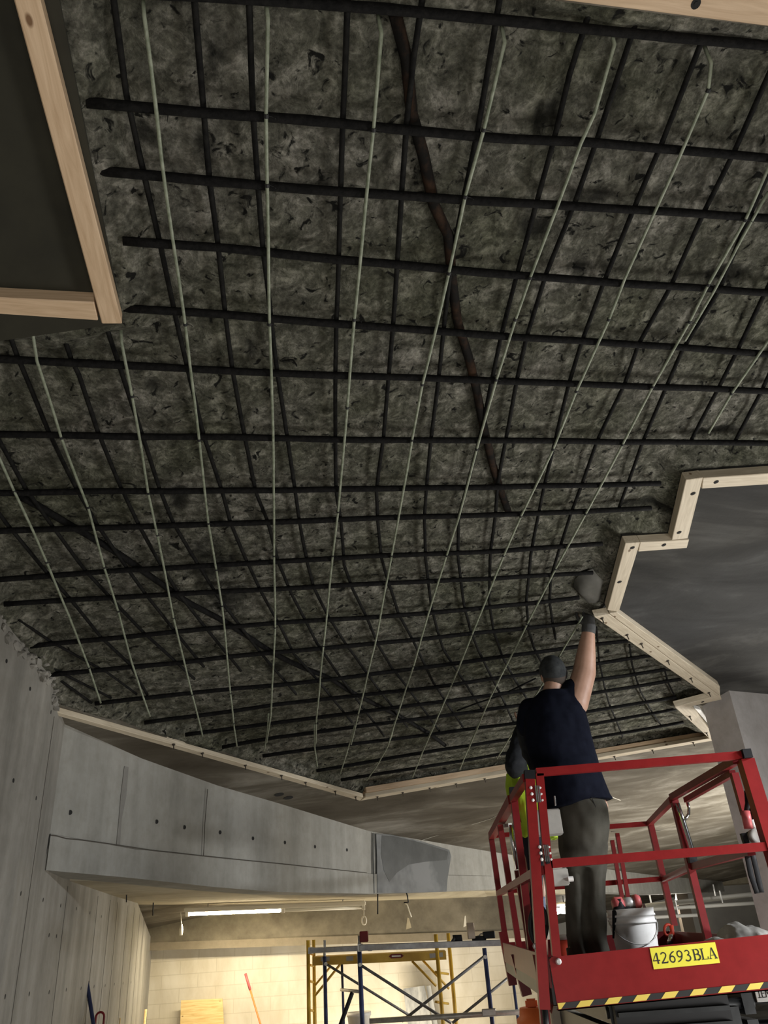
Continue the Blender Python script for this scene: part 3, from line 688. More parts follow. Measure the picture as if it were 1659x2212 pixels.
# ------------------------------------------------------------------ lumber edging
def board(quad, h, lab, m='wood', screws=(), bottom=None, T=False, group='lumber edging around the cut'):
    """quad: pixels of the bottom face (inner a-b, outer c-d); h: height up to the soffit"""
    off = bottom if bottom is not None else -h
    q = [hit(x, y, off) for x, y in quad]
    cen = sum(q, Vector()) / 4
    ex = (q[1] - q[0]).normalized(); ex = (ex - NV * ex.dot(NV)).normalized(); ey = NV.cross(ex)
    W = Matrix((ex, ey, NV)).transposed().to_4x4(); W.translation = cen
    Wi = W.inverted(); bm = new()
    add_prism(bm, [Wi @ p for p in q], Vector((0, 0, h))); bev(bm, 0.003, 1)
    me = bpy.data.meshes.new('lumber_board'); bmesh.ops.recalc_face_normals(bm, faces=bm.faces); bm.to_mesh(me); bm.free()
    me.materials.append(M[m]); o = bpy.data.objects.new('lumber_board', me); COL.objects.link(o); o.matrix_basis = W
    tag(o, lab, 'lumber', group)
    for sx, sy in screws:
        p = hit(sx, sy, off); bm = new()
        if T:
            add_lathe(bm, p - NV * 0.004, [(0.013, 0), (0.013, 0.006)], 10, NV); add_tube(bm, [p - NV * 0.040, p], 0.0045, 8)
            add_lathe(bm, p - NV * 0.010, [(0.008, 0), (0.008, 0.008)], 6, NV)
            link('concrete_screw', bm, 'screw', o)
        else:
            add_lathe(bm, p - NV * 0.0015, [(0.015, 0), (0.015, 0.003)], 14, NV); add_lathe(bm, p - NV * 0.003, [(0.007, 0), (0.007, 0.002)], 6, NV)
            link('screw_head', bm, 'hole', o)
    return o
H = 0.058
board([(24, -250), (264, 700), (220, 700), (-38, -250)], H, 'long lumber board sloping down the left of the photo')
board([(212, 693), (-60, 675), (-60, 640), (203, 653)], H, 'short lumber board butting the foot of the long left board', 'wood')
board([(1180, -4), (1720, 64), (1745, -10), (1205, -80)], H, 'lumber board cut off by the top right of the photo', 'wood', [(1503, 8)])
ns, nm = [], []
board([(1519, 1033), (1700, 1020), (1700, 1044), (1516, 1056)], H, 'topmost horizontal board of the zigzag, running to the right edge', 'wood2', [(1547, 1041)])
board([(1482, 1037), (1451, 1167), (1486, 1163), (1519, 1032)], H, 'upper upright board of the zigzag with two dark screws', 'wood2', [(1497, 1066), (1467, 1150)])
board([(1383, 1172), (1489, 1166), (1484, 1184), (1379, 1192)], H, 'short horizontal board in the middle of the zigzag', 'wood2', [(1434, 1177)])
board([(1351, 1174), (1312, 1318), (1337, 1322), (1383, 1172)], H, 'lower upright board of the zigzag, above the gloved hand', 'wood2', [(1366, 1183), (1338, 1257)])
board([(1284, 1333), (1536, 1508), (1555, 1504), (1316, 1327)], H, 'slanting board edged by protruding screws, right of the raised hand', 'wood2', [(1300, 1335), (1354, 1371), (1385, 1390), (1442, 1427), (1492, 1465), (1531, 1496)], None, True)
board([(1317, 1326), (1556, 1504), (1555, 1483), (1333, 1323)], H, 'clean outer board alongside the slanting screwed board', 'wood2')
board([(1458, 1527), (1556, 1502), (1559, 1511), (1470, 1531)], H, 'tiny board by the column top joining the two slanting boards', 'wood2', [(1518, 1516)])
board([(1458, 1528), (1534, 1597), (1544, 1592), (1497, 1527)], H, 'small slanting board beside the column with two screws', 'wood2', [(1490, 1548), (1526, 1583)], None, True)
board([(1500, 1530), (1536, 1572), (1529, 1556), (1514, 1534)], 0.04, 'white strip glinting between the small slanting board and the column', 'white', (), None, False, None)
board([(790, 1722), (1533, 1595), (1540, 1600), (778, 1730)], 0.038, 'long far board running right from the far corner', 'wood2', [(815, 1721), (870, 1712), (928, 1702), (985, 1693), (1047, 1682), (1327, 1634), (1409, 1620), (1497, 1604)], None, True)
board([(792, 1712), (1528, 1590), (1536, 1595), (780, 1720)], 0.055, 'upper board lying above the long far right board', 'wood', (), 0.0)
board([(785, 1722), (119, 1537), (119, 1545), (778, 1730)], 0.038, 'long far board running left to the wall', 'wood2', [(375, 1608), (437, 1627), (530, 1653), (608, 1675), (660, 1690), (724, 1709), (768, 1721)], None, True)
board([(400, 1606), (121, 1529), (121, 1534), (398, 1611)], 0.04, 'short board lying above the left end of the long far left board', 'wood2', (), 0.003)


# ------------------------------------------------------------------ scissor lift
YF = 4.75; YB = 8.0; DECK = 1.285
lift = thing('scissor_lift', (1.36, 6.3, 0), 'red scissor lift platform carrying the workers', 'lift')
def rail(name, pts, w=0.042, m='red', par=lift, h=None):
    bm = new()
    for a, b in zip(pts, pts[1:]): add_bar(bm, a, b, w, h or w)
    return link(name, bm, m, par)
def post_at(px, py, Y, zlow, lean=-0.045):
    t = P(px, py, Y); return t, Vector((t.x + lean * (t.z - zlow), Y, zlow))
# toe board (front), its tape, plate and bolts
TL, TR = P(1186, 2068, YF), P(1720, 2012, YF); BL, BR = P(1206, 2184, YF), P(1745, 2132, YF)
bm = new(); add_prism(bm, [TL + Vector((0.012, 0, 0)), TR, BR, BL, TL - Vector((0, 0, 0.012))], Vector((0, 0.006, 0)))
toe = link('toe_board', bm, 'red', lift)
bm = new(); add_prism(bm, [BL, BR, BR + Vector((0, 0.05, 0.0)), BL + Vector((0, 0.05, 0.0))], Vector((0, 0, 0.006))); link('bottom_flange', bm, 'red', toe)
def fpt(px, py, out=0.002): return P(px, py, YF) + Vector((0, -out, 0))
def quadp(name, pts, m, par, out=0.002, th=0.0015):
    bm = new(); add_prism(bm, [fpt(x, y, out) for x, y in pts], Vector((0, -th, 0))); return link(name, bm, m, par)
quadp('number_plate', [(1403, 2048), (1544, 2035), (1555, 2080), (1412, 2094)], 'yellow', toe)['label'] = 'yellow number plate reading 42693BLA'
# serif lettering
def arc(cx, cy, rx, ry, a0, a1, n=14):
    return [(cx + rx * math.cos(math.radians(a0 + (a1 - a0) * i / n)), cy + ry * math.sin(math.radians(a0 + (a1 - a0) * i / n))) for i in range(n + 1)]
W1, W2 = 0.17, 0.065
GL = {
 '4': [([(0.62, 0), (0.62, 1.4)], W1), ([(0.58, 1.36), (0.04, 0.42)], W2), ([(0.02, 0.42), (0.9, 0.42)], 0.11), ],
 '2': [(arc(0.42, 1.02, 0.32, 0.32, 160, -30) + [(0.62, 0.72), (0.36, 0.38), (0.1, 0.1)], 0.12), ([(0.05, 0.07), (0.82, 0.07)], 0.15), ([(0.82, 0.05), (0.86, 0.26)], 0.06)],
 '6': [(arc(0.45, 0.42, 0.31, 0.38, 0, 360, 22), 0.13), ([(0.80, 1.37), (0.5, 1.22), (0.27, 0.95), (0.16, 0.62), (0.15, 0.42)], 0.12)],
 '9': [(arc(0.45, 0.98, 0.31, 0.38, 0, 360, 22), 0.13), ([(0.10, 0.03), (0.4, 0.18), (0.63, 0.45), (0.74, 0.78), (0.75, 0.98)], 0.12)],
 '3': [(arc(0.38, 1.06, 0.27, 0.29, 150, -80), 0.11), (arc(0.36, 0.40, 0.36, 0.37, 85, -140), 0.14)],
 'B': [([(0.24, 0), (0.24, 1.4)], W1), ([(0.04, 1.36), (0.55, 1.36)], W2), ([(0.04, 0.04), (0.6, 0.04)], W2), ([(0.24, 0.74), (0.6, 0.74)], W2),
       (arc(0.56, 1.05, 0.28, 0.31, 90, -90), 0.13), (arc(0.6, 0.39, 0.34, 0.35, 90, -90), 0.15)],
 'L': [([(0.24, 0), (0.24, 1.4)], W1), ([(0.04, 1.36), (0.46, 1.36)], W2), ([(0.04, 0.04), (0.85, 0.04)], W2), ([(0.86, 0.02), (0.90, 0.34)], 0.07)],
 'A': [([(0.50, 1.4), (0.88, 0.02)], W1), ([(0.48, 1.4), (0.12, 0.02)], W2), ([(0.24, 0.45), (0.74, 0.45)], W2), ([(-0.02, 0.04), (0.30, 0.04)], W2), ([(0.68, 0.04), (1.08, 0.04)], W2)],
 '1': [([(0.45, 0), (0.45, 1.4)], 0.14), ([(0.45, 1.38), (0.2, 1.18)], 0.1), ([(0.15, 0.05), (0.75, 0.05)], 0.1)],
 'E': [([(0.16, 0), (0.16, 1.4)], 0.14), ([(0.12, 1.34), (0.8, 1.34)], 0.12), ([(0.12, 0.72), (0.66, 0.72)], 0.12), ([(0.12, 0.06), (0.8, 0.06)], 0.12)],
 'M': [([(0.12, 0), (0.12, 1.4)], 0.13), ([(0.84, 0), (0.84, 1.4)], 0.13), ([(0.12, 1.36), (0.48, 0.5)], 0.12), ([(0.84, 1.36), (0.48, 0.5)], 0.12)],
 'T': [([(0.46, 0), (0.46, 1.4)], 0.14), ([(0.06, 1.34), (0.86, 1.34)], 0.12)],
}
def lettering(text, org, ex, ey, size, adv, par, m='ink', nm='lettering', xs=1.0):
    """org lower left, ex/ey unit directions, size = height"""
    bm = new(); k = size / 1.4; nr_ = ex.cross(ey)
    for i, ch in enumerate(text):
        o = org + ex * (i * adv); 
        for li, (pts, w) in enumerate(GL[ch]):
            for si, (a, b) in enumerate(zip(pts, pts[1:])):
                A = o + ex * (a[0] * k * xs) + ey * (a[1] * k); B = o + ex * (b[0] * k * xs) + ey * (b[1] * k)
                d = (B - A)
                if d.length < 1e-6: continue
                d.normalize(); s = d.cross(nr_).normalized() * (w * k * 0.62); e = d * (w * k * 0.12 if len(pts) > 2 else 0)
                add_prism(bm, [A - e - s, B + e - s, B + e + s, A - e + s], nr_ * (0.0008 + 0.00002 * (li * 5 + si % 2)))
    return link(nm, bm, m, par)
pl_ = [o for o in lift.children_recursive if o.name.startswith('number_plate')][0]
o0 = fpt(1408, 2089, 0.0036); o1 = fpt(1553, 2075, 0.0036); exx = (o1 - o0).normalized(); eyy = (fpt(1404.5, 2053, 0.0036) - fpt(1413.5, 2090, 0.0036)).normalized()
eyy = (eyy - exx * eyy.dot(exx)).normalized()
adv = (fpt(1555, 2073) - fpt(1411, 2086)).length / 8.35
lsz = (fpt(1407, 2059, 0.0036) - fpt(1412, 2083, 0.0036)).length
adv = (fpt(1550, 2070, 0.0036) - fpt(1412, 2083, 0.0036)).length / 8.0
lettering('42693BLA', fpt(1412, 2083, 0.0036), (fpt(1550, 2070, 0.0036) - fpt(1412, 2083, 0.0036)).normalized(), eyy, lsz, adv, toe, nm='number_lettering', xs=adv / (lsz / 1.4) * 0.98)
# hazard tape
tl, tr = (1205, 2164), (1740, 2106)
def tp(t, v):
    a = fpt(1204 + (1745 - 1204) * t, 2167 + (2112 - 2167) * t, 0.002); b = fpt(1207 + (1750 - 1207) * t, 2180 + (2125 - 2180) * t, 0.002); return a + (b - a) * v
bm = new(); add_prism(bm, [tp(0, 0), tp(1, 0), tp(1, 1), tp(0, 1)], Vector((0, -0.001, 0))); tape = link('hazard_tape', bm, 'ink', toe)
for i in range(-1, 9):
    t0 = (1254 + i * 61.0 - 1204) / 541.0; w = 29 / 541.0; sl = 13 / 541.0
    a, b = max(0, t0), max(0, t0 + w)
    if b <= 0.005: continue
    bm = new(); add_prism(bm, [tp(a, 0) , tp(b, 0), tp(max(0, b - sl), 1), tp(max(0, a - sl), 1)], Vector((0, -0.0022, 0)))
    link('yellow_stripe', bm, 'tapeyel', tape)
for px, py in ((1206, 2077), (1157, 2044)):
    p = fpt(px, py, 0.0); bm = new(); add_lathe(bm, p + Vector((0, 0.0, 0)), [(0.016, 0.0), (0.016, 0.008), (0.010, 0.013)], 14, Vector((0, -1, 0))); link('bolt', bm, 'galv', toe)
# deck and side toe boards
YBK = 8.0
bl = Vector((0.80, YBK, DECK)); br = Vector((2.30, YBK, DECK)); fl = Vector((0.70, YF + 0.02, DECK)); fr = Vector((1.98, YF + 0.02, DECK))
bm = new(); add_prism(bm, [fl, fr, br, bl], Vector((0, 0, -0.09))); link('deck', bm, 'darkmetal', lift)
for a, b in ((fl, bl), (fr, br), (bl, br)):
    bm = new(); add_bar(bm, a + Vector((0, 0, 0.06)), b + Vector((0, 0, 0.06)), 0.012, 0.15); link('toe_board', bm, 'dkred', lift)
# front corner posts and gate
def postseg(name, t, b, w, m='red', cap=False, par=lift):
    o = rail(name, [b, t], w, m, par)
    if cap:
        bm = new(); d = (t - b).normalized(); add_bar(bm, t - d * 0.005, t + d * 0.045, w * 1.08, w * 1.08); link('end_cap', bm, 'black', o)
    return o
Yc = YF - 0.01
lp_ = postseg('corner_post', P(1144, 1682, Yc), P(1176, 2180, Yc), 0.055, 'red', True)
gL_t, gL_b = P(1165, 1672, YF), P(1202, 2066, YF)
gm_t = P(1197, 1868, YF)
gR = P(1604, 1633, YF)
rail('gate_post', [gL_t, gL_b], 0.045)
rail('top_rail', [P(1158, 1669, YF), P(1612, 1631, YF)], 0.045)
rail('mid_rail', [P(1189, 1866, YF), P(1690, 1826, YF)], 0.045)
rp = postseg('corner_post', P(1610, 1641, Yc + 0.02), P(1724, 2018, Yc + 0.02), 0.078, 'red', False)
bm = new(); p = P(1615, 1630, Yc - 0.02); add_box(bm, p - Vector((0.03, 0.02, 0.02)), p + Vector((0.02, 0.03, 0.03))); link('end_cap', bm, 'black', rp)
for py in (1715, 1843):   # hinges on the left
    fx = 1160 if py < 1800 else 1179
    bm = new()
    for dx in (-1.5, 1.5, 4.5):
        add_tube(bm, [P(fx + dx * 1.3 - 2, py - 18, Yc - 0.03), P(fx + dx * 1.3 + 2, py + 18, Yc - 0.03)], 0.0045, 8)
    hg = link('hinge', bm, 'chrome', lift)
    for k in (-1, 0, 1):
        for s in (-11, 9.5):
            bm = new(); q = P(fx + s + k * 2.4, py + k * 13.5, Yc - 0.028); add_lathe(bm, q + Vector((0, 0.012, 0)), [(0.009 if s < 0 else 0.006, 0), (0.009 if s < 0 else 0.006, 0.014), (0.004, 0.018)], 10, Vector((0, -1, 0))); link('bolt', bm, 'white', hg)
bm = new(); add_bar(bm, P(1180, 1850, Yc - 0.01), P(1184, 1866, Yc - 0.01), 0.022, 0.03); link('end_cap', bm, 'black', lift)
# right side rails
ymid = 6.3
rail('side_rail', [P(1590, 1642, YF + 0.05), P(1452, 1722, ymid)], 0.045, 'dkred')
rail('side_rail', [P(1452, 1728, ymid), P(1402, 1779, YBK)], 0.045, 'red')
rail('side_rail', [P(1583, 1670, YF + 0.25), P(1482, 1728, ymid - 0.1)], 0.036, 'dkred')
rail('gate_post', [P(1585, 1670, YF + 0.25), P(1610, 1760, YF + 0.25)], 0.042, 'dkred')
rail('mid_side_rail', [P(1622, 1838, YF + 0.1), P(1497, 1872, ymid)], 0.045, 'dkred')
rail('mid_side_rail', [P(1497, 1872, ymid), P(1434, 1900, YBK)], 0.045, 'red')
rail('guard_post', [P(1455, 1724, ymid), P(1530, 2030, ymid)], 0.05, 'dkred')
rail('guard_post', [P(1404, 1776, YBK), P(1457, 2000, YBK)], 0.052, 'red')
rail('guard_post', [P(1322, 1815, YBK), P(1347, 1960, YBK)], 0.034, 'red')
rail('guard_post', [P(1333, 1800, YBK - 0.3), P(1360, 1960, YBK - 0.3)], 0.034, 'red')
bk_l = P(1062, 1806, 8.3)
rail('back_rail', [bk_l, P(1402, 1779, YBK)], 0.042, 'red')
rail('back_rail', [P(1082, 1926, 8.3), P(1434, 1898, YBK)], 0.042, 'red')
# chrome locking tubes, right and left
bm = new(); add_tube(bm, [P(1463, 1735, ymid - 0.06), P(1474, 1768, ymid - 0.06), P(1476, 1774, ymid - 0.06), P(1496, 1838, ymid - 0.06), P(1500, 1866, ymid - 0.06)], 0.017, 12)
ct = link('locking_tube', bm, 'chrome', lift, True)
bm = new(); add_tube(bm, [P(1476, 1774, ymid - 0.06), P(1483, 1766, ymid - 0.08), P(1488, 1758, ymid - 0.08), P(1488, 1745, ymid - 0.08), P(1484, 1730, ymid - 0.08)], 0.011, 10); link('locking_loop', bm, 'chrome', ct, True)
bm = new(); add_bar(bm, P(1494, 1850, ymid - 0.06), P(1497, 1864, ymid - 0.06), 0.055, 0.055); link('latch', bm, 'black', ct)
bm = new(); add_tube(bm, [P(1105, 1782, 6.6), P(1106, 1808, 6.6), P(1118, 1878, 6.6)], 0.02, 12); link('locking_tube', bm, 'chrome', lift, True)
bm = new(); add_bar(bm, P(1080, 1786, 7.2), P(1102, 1782, 6.9), 0.03, 0.03); link('latch', bm, 'galv', lift)
# left side
rail('side_rail', [P(1137, 1680, YF), P(1107, 1727, 5.9)], 0.045, 'red')
rail('side_rail', [P(1107, 1727, 5.9), bk_l], 0.062, 'red')
rail('mid_side_rail', [P(1166, 1880, YF), P(1078, 1930, 8.2)], 0.045, 'red')
postseg('guard_post', P(1109, 1715, 5.85), P(1153, 2090, 5.85), 0.048, 'dkred', True)
rail('guard_post', [P(1080, 1782, 7.0), P(1137, 2146, 7.0)], 0.046, 'dkred')
rail('guard_post', [P(1061, 1808, 8.3), P(1105, 2126, 8.3)], 0.050, 'dkred')
rail('guard_post', [P(1117, 1880, 6.4), P(1146, 2060, 6.4)], 0.042, 'dkred')
rail('post_socket', [P(1086, 2012, 8.28), P(1108, 2128, 8.28)], 0.075, 'dkred')
rail('post_socket', [P(1113, 2060, 6.98), P(1138, 2150, 6.98)], 0.075, 'dkred')
rail('brace', [P(1120, 1762, 6.3), P(1152, 1800, 6.3)], 0.04, 'dkred')
# end bracket and hinge leg at the lower left of the front
bm = new(); add_prism(bm, [P(1150, 2062, 5.0), P(1185, 2066, 4.85), P(1198, 2160, 4.85), P(1192, 2190, 4.9), P(1172, 2170, 5.0)], Vector((0, 0.03, 0))); link('end_bracket', bm, 'dkred', lift)
rail('pivot_arm', [P(1168, 2100, 4.9), P(1178, 2212, 4.9)], 0.05, 'dkred')
bm = new(); add_tube(bm, [P(1176, 2170, 4.86), P(1184, 2250, 4.86)], 0.016, 10); link('pivot_pin', bm, 'darkmetal', lift, True)
# boxes hung on the lift
bm = new(); add_box(bm, P(1160, 1806, 4.95), P(1209, 1746, 4.95) + Vector((0, 0.09, 0))); bev(bm, 0.006, 2); cb = link('control_box', bm, 'grey', lift)
bm = new(); add_tube(bm, [P(1200, 1740, 4.97), P(1198, 1720, 4.99)], 0.005, 8); link('joystick', bm, 'galv', cb)
bm = new(); add_box(bm, P(1184, 1915, 4.95), P(1226, 1874, 4.95) + Vector((0, 0.12, 0))); bev(bm, 0.006, 2); jb = link('junction_box', bm, 'grey', lift)
bm = new(); q = P(1227, 1899, 4.94); add_lathe(bm, q, [(0.014, 0), (0.014, 0.03)], 12, Vector((1, 0, 0))); link('knob', bm, 'white', jb)
# scissor stack, chassis, wheels
for k in range(5):
    z0 = 0.58 + k * 0.125
    for yy, s in ((0, 1), (0.09, -1)):
        bm = new(); add_bar(bm, Vector((1.08 + yy, 5.1, z0 + 0.03 * s)), Vector((1.08 + yy, 7.7, z0 - 0.03 * s)), 0.06, 0.10)
        link('scissor_arm', bm, 'darkmetal', lift)
        bm = new(); add_bar(bm, Vector((1.82 - yy, 5.1, z0 + 0.03 * s)), Vector((1.82 - yy, 7.7, z0 - 0.03 * s)), 0.06, 0.10)
        link('scissor_arm', bm, 'darkmetal', lift)
    bm = new(); add_tube(bm, [Vector((1.04, 5.14, z0 + 0.03)), Vector((1.86, 5.14, z0 + 0.03))], 0.03, 10); link('cross_tube', bm, 'darkmetal', lift, True)
bm = new(); add_box(bm, (1.0, 5.0, 0.19), (1.9, 7.8, 0.44)); bev(bm, 0.02, 2); link('chassis', bm, 'dkred', lift)
bm = new(); add_box(bm, (1.06, 5.0, 0.43), (1.68, 5.06, 1.19)); ef = link('end_frame', bm, 'soot', lift)
for z in (0.72, 0.9, 1.04, 1.11):
    bm = new(); add_bar(bm, (1.07, 4.985, z), (1.67, 4.985, z), 0.03, 0.022); link('rib', bm, 'darkmetal', ef)
for x in (0.94, 1.96):
    for y in (5.35, 7.4):
        bm = new(); add_lathe(bm, Vector((x - 0.06, y, 0.19)), [(0.10, 0), (0.19, 0.0), (0.19, 0.12), (0.10, 0.12)], 24, Vector((1, 0, 0))); link('wheel', bm, 'rubber', lift, True)

# ------------------------------------------------------------------ things on the lift
bk = P(1374, 2035, 5.6)
ZD = DECK
bucket = thing('bucket', (bk.x, bk.y, ZD), 'white plastic bucket with dried mortar on it behind the red toe board', 'bucket')
zt = P(1374, 1962, 5.6).z; hb = zt - ZD
bm = new(); c = Vector((bk.x, bk.y, ZD))
add_lathe(bm, c, [(0.118, 0), (0.122, 0.01), (0.140, hb * 0.72), (0.140, hb * 0.74), (0.148, hb * 0.74), (0.148, hb * 0.78), (0.142, hb * 0.785), (0.142, hb * 0.86), (0.150, hb * 0.865), (0.150, hb * 0.90), (0.143, hb * 0.905), (0.146, hb - 0.004), (0.148, hb), (0.136, hb), (0.132, hb - 0.03)], 36); link('shell', bm, 'white', bucket, True)
bm = new(); add_tube(bm, [c + Vector((0.15 * math.cos(a), -0.15 * math.sin(a) , hb * 0.82 - 0.14 * math.sin(a))) for a in [i * math.pi / 14 for i in range(15)]], 0.003, 6); link('bail_handle', bm, 'galv', bucket, True)
# caulking tool lying on the bucket
ct0 = P(1345, 1958, 5.55)
tool = thing('cordless_caulking_gun', (bk.x, 5.55, zt), 'faded red cordless tool with a black grip lying across the bucket', 'power tool')
bm = new(); a, b = P(1345, 1952, 5.55), P(1372, 1949, 5.55); add_tube(bm, [a, b], 0.033, 16); link('cartridge', bm, 'galv', tool, True)
bm = new(); a, b = P(1369, 1949, 5.55), P(1383, 1947, 5.55); add_tube(bm, [a, a + (b - a) * 0.6, b], [0.042, 0.044, 0.034], 16); link('end_cap', bm, 'pink', tool, True)
bm = new(); a, b = P(1324, 1957, 5.55), P(1346, 1952, 5.55); add_tube(bm, [a, a + (b - a) * 0.3, b], [0.034, 0.05, 0.04], 16); link('motor_housing', bm, 'pink', tool, True)
bm = new(); add_tube(bm, [P(1335, 1942, 5.53), P(1340, 1958, 5.53), P(1330, 1972, 5.53), P(1326, 2000, 5.54), P(1325, 2027, 5.55)], [0.018, 0.035, 0.024, 0.010, 0.006], 12); link('grip', bm, 'black', tool, True)
bm = new(); add_tube(bm, [P(1340, 1962, 5.53), P(1358, 1962, 5.53), P(1385, 1969, 5.53)], [0.022, 0.018, 0.006], 10, True, 0.6); link('trigger_arm', bm, 'black', tool, True)
bm = new(); add_tube(bm, [P(1390, 1952, 5.6), P(1394, 1968, 5.6)], 0.009, 8); link('plunger_rod', bm, 'galv', tool, True)
# canvas bundle
bm = new(); cv = P(1598, 2025, 5.5)
for x_, y_, z_, rx, ry, rz in ((1.66, 5.45, 0.03, 0.10, 0.16, 0.05), (1.76, 5.5, 0.05, 0.12, 0.18, 0.06), (1.88, 5.48, 0.07, 0.13, 0.18, 0.075), (2.00, 5.55, 0.08, 0.10, 0.2, 0.13), (2.08, 5.5, 0.08, 0.12, 0.18, 0.10), (2.02, 5.35, 0.05, 0.16, 0.12, 0.06)):
    add_ell(bm, (x_, y_, ZD + z_), (rx, ry, rz), None, 18)
fused('canvas_tarp', bm, 'canvas', None, 0.012, 4, 0.030, 6, (1.6, 0.6, 1.0))
tag(bpy.data.objects['canvas_tarp'], 'crumpled grey canvas tarp heaped on the lift deck at the right', 'tarp')
# orange lanyard hook
lk = thing('lanyard_hook', (P(1444, 2030, 7.6).x, 7.6, DECK), 'orange red loop shaped hook hanging by the rear post of the lift', 'hook')
bm = new(); ov = [P(1443 + 8 * math.cos(a), 2009 + 12 * math.sin(a), 7.6) for a in [i * 2 * math.pi / 18 for i in range(19)]]; add_tube(bm, ov, 0.012, 8); link('ring', bm, 'redplastic', lk, True)
bm = new(); add_tube(bm, [P(1450, 1998, 7.6), P(1455, 2032, 7.6)], 0.018, 8); link('strap', bm, 'redplastic', lk, True)
bm = new(); add_tube(bm, [P(1448, 2018, 7.55), P(1450, 2030, 7.55), P(1444, 2040, 7.55)], [0.02, 0.026, 0.02], 10); link('buckle', bm, 'chrome', lk, True)
# tools hung at the right post
gun = thing('caulking_gun', (P(1622, 1800, 4.9).x, 4.9, P(1622, 1800, 4.9).z), 'black and red caulking gun hung head down by the right front post', 'tool')
bm = new(); add_tube(bm, [P(1611, 1708, 4.9), P(1617, 1735, 4.9), P(1612, 1752, 4.9)], [0.010, 0.020, 0.014], 10); link('handle', bm, 'black', gun, True)
bm = new(); add_tube(bm, [P(1618, 1730, 4.9), P(1628, 1765, 4.9), P(1640, 1805, 4.9)], [0.018, 0.016, 0.010], 10); link('trigger', bm, 'black', gun, True)
bm = new(); add_tube(bm, [P(1610, 1752, 4.88), P(1617, 1790, 4.88)], 0.026, 14); link('cartridge', bm, 'pink', gun, True)
bm = new(); add_tube(bm, [P(1622, 1772, 4.88), P(1632, 1790, 4.88)], 0.020, 12); link('plunger', bm, 'white', gun, True)
tm = thing('tape_roll', tuple(P(1628, 1805, 4.86)), 'round grey tape roll hanging under the caulking gun', 'tape')
bm = new(); add_lathe(bm, P(1628, 1808, 4.9), [(0.022, 0), (0.04, 0), (0.042, 0.05), (0.036, 0.055), (0.022, 0.05)], 20, Vector((0, -1, 0))); link('roll', bm, 'grey', tm, True)
bm = new(); add_bar(bm, P(1605, 1800, 4.88), P(1612, 1822, 4.88), 0.03, 0.03); add_bar(bm, P(1612, 1800, 4.9), P(1642, 1822, 4.9), 0.02, 0.02); link('clip', bm, 'black', tm)
hs = thing('safety_harness', tuple(P(1630, 1840, 4.92)), 'black harness straps dangling below the mid rail at the right', 'harness')
for a, b, c_ in (((1612, 1838), (1622, 1890), (1636, 1930)), ((1624, 1838), (1634, 1880), (1645, 1928))):
    bm = new(); q = dens([P(*a, 4.92), P(*b, 4.92), P(*c_, 4.92)], 0.04); add_tube(bm, q, 0.016, 8, True, 0.25); link('strap', bm, 'black', hs, True)
# coiled cable behind the front left post
cc = P(1170, 1985, 5.3)
ca = thing('coiled_cable', (cc.x, 5.3, ZD), 'black cable coil hung inside the lift behind the left front post', 'cable')
for k in range(3):
    bm = new(); add_tube(bm, [P(1163 + (19 - 2 * k) * math.cos(a), 1998 + (42 - 5 * k) * math.sin(a), 5.3 + 0.02 * k) for a in [i * 2 * math.pi / 24 for i in range(25)]], 0.011, 8); link('coil', bm, 'cable', ca, True)

jx = P(1219, 2040, 7.2)
jug = thing('container', (jx.x, 7.2, DECK), 'small bright red container with a white cap on the lift deck left of the trousers', 'container')
jh = P(1219, 2030, 7.2).z - DECK
bm = new(); add_lathe(bm, Vector((jx.x, 7.2, DECK)), [(0.07, 0), (0.08, 0.02), (0.08, jh * 0.7), (0.05, jh * 0.9), (0.03, jh)], 20); link('shell', bm, 'redplastic', jug, True)
bm = new(); add_lathe(bm, Vector((jx.x, 7.2, DECK + jh)), [(0.034, 0), (0.034, 0.035), (0.02, 0.04)], 16); link('cap', bm, 'white', jug, True)
bm = new()
add_prism(bm, [P(1168, 1942, 5.75), P(1178, 1935, 5.75), P(1182, 2020, 5.75), P(1176, 2042, 5.75), P(1170, 2030, 5.75), P(1163, 1962, 5.75)], Vector((0.0, 0.03, 0))); bev(bm, 0.006, 2)
tag(link('cloth', bm, mottled('pale_blue_cloth', (0.35, 0.42, 0.58), (0.45, 0.52, 0.68), 6, 0.9)), 'pale blue cloth hanging behind the black cable coil', 'cloth')

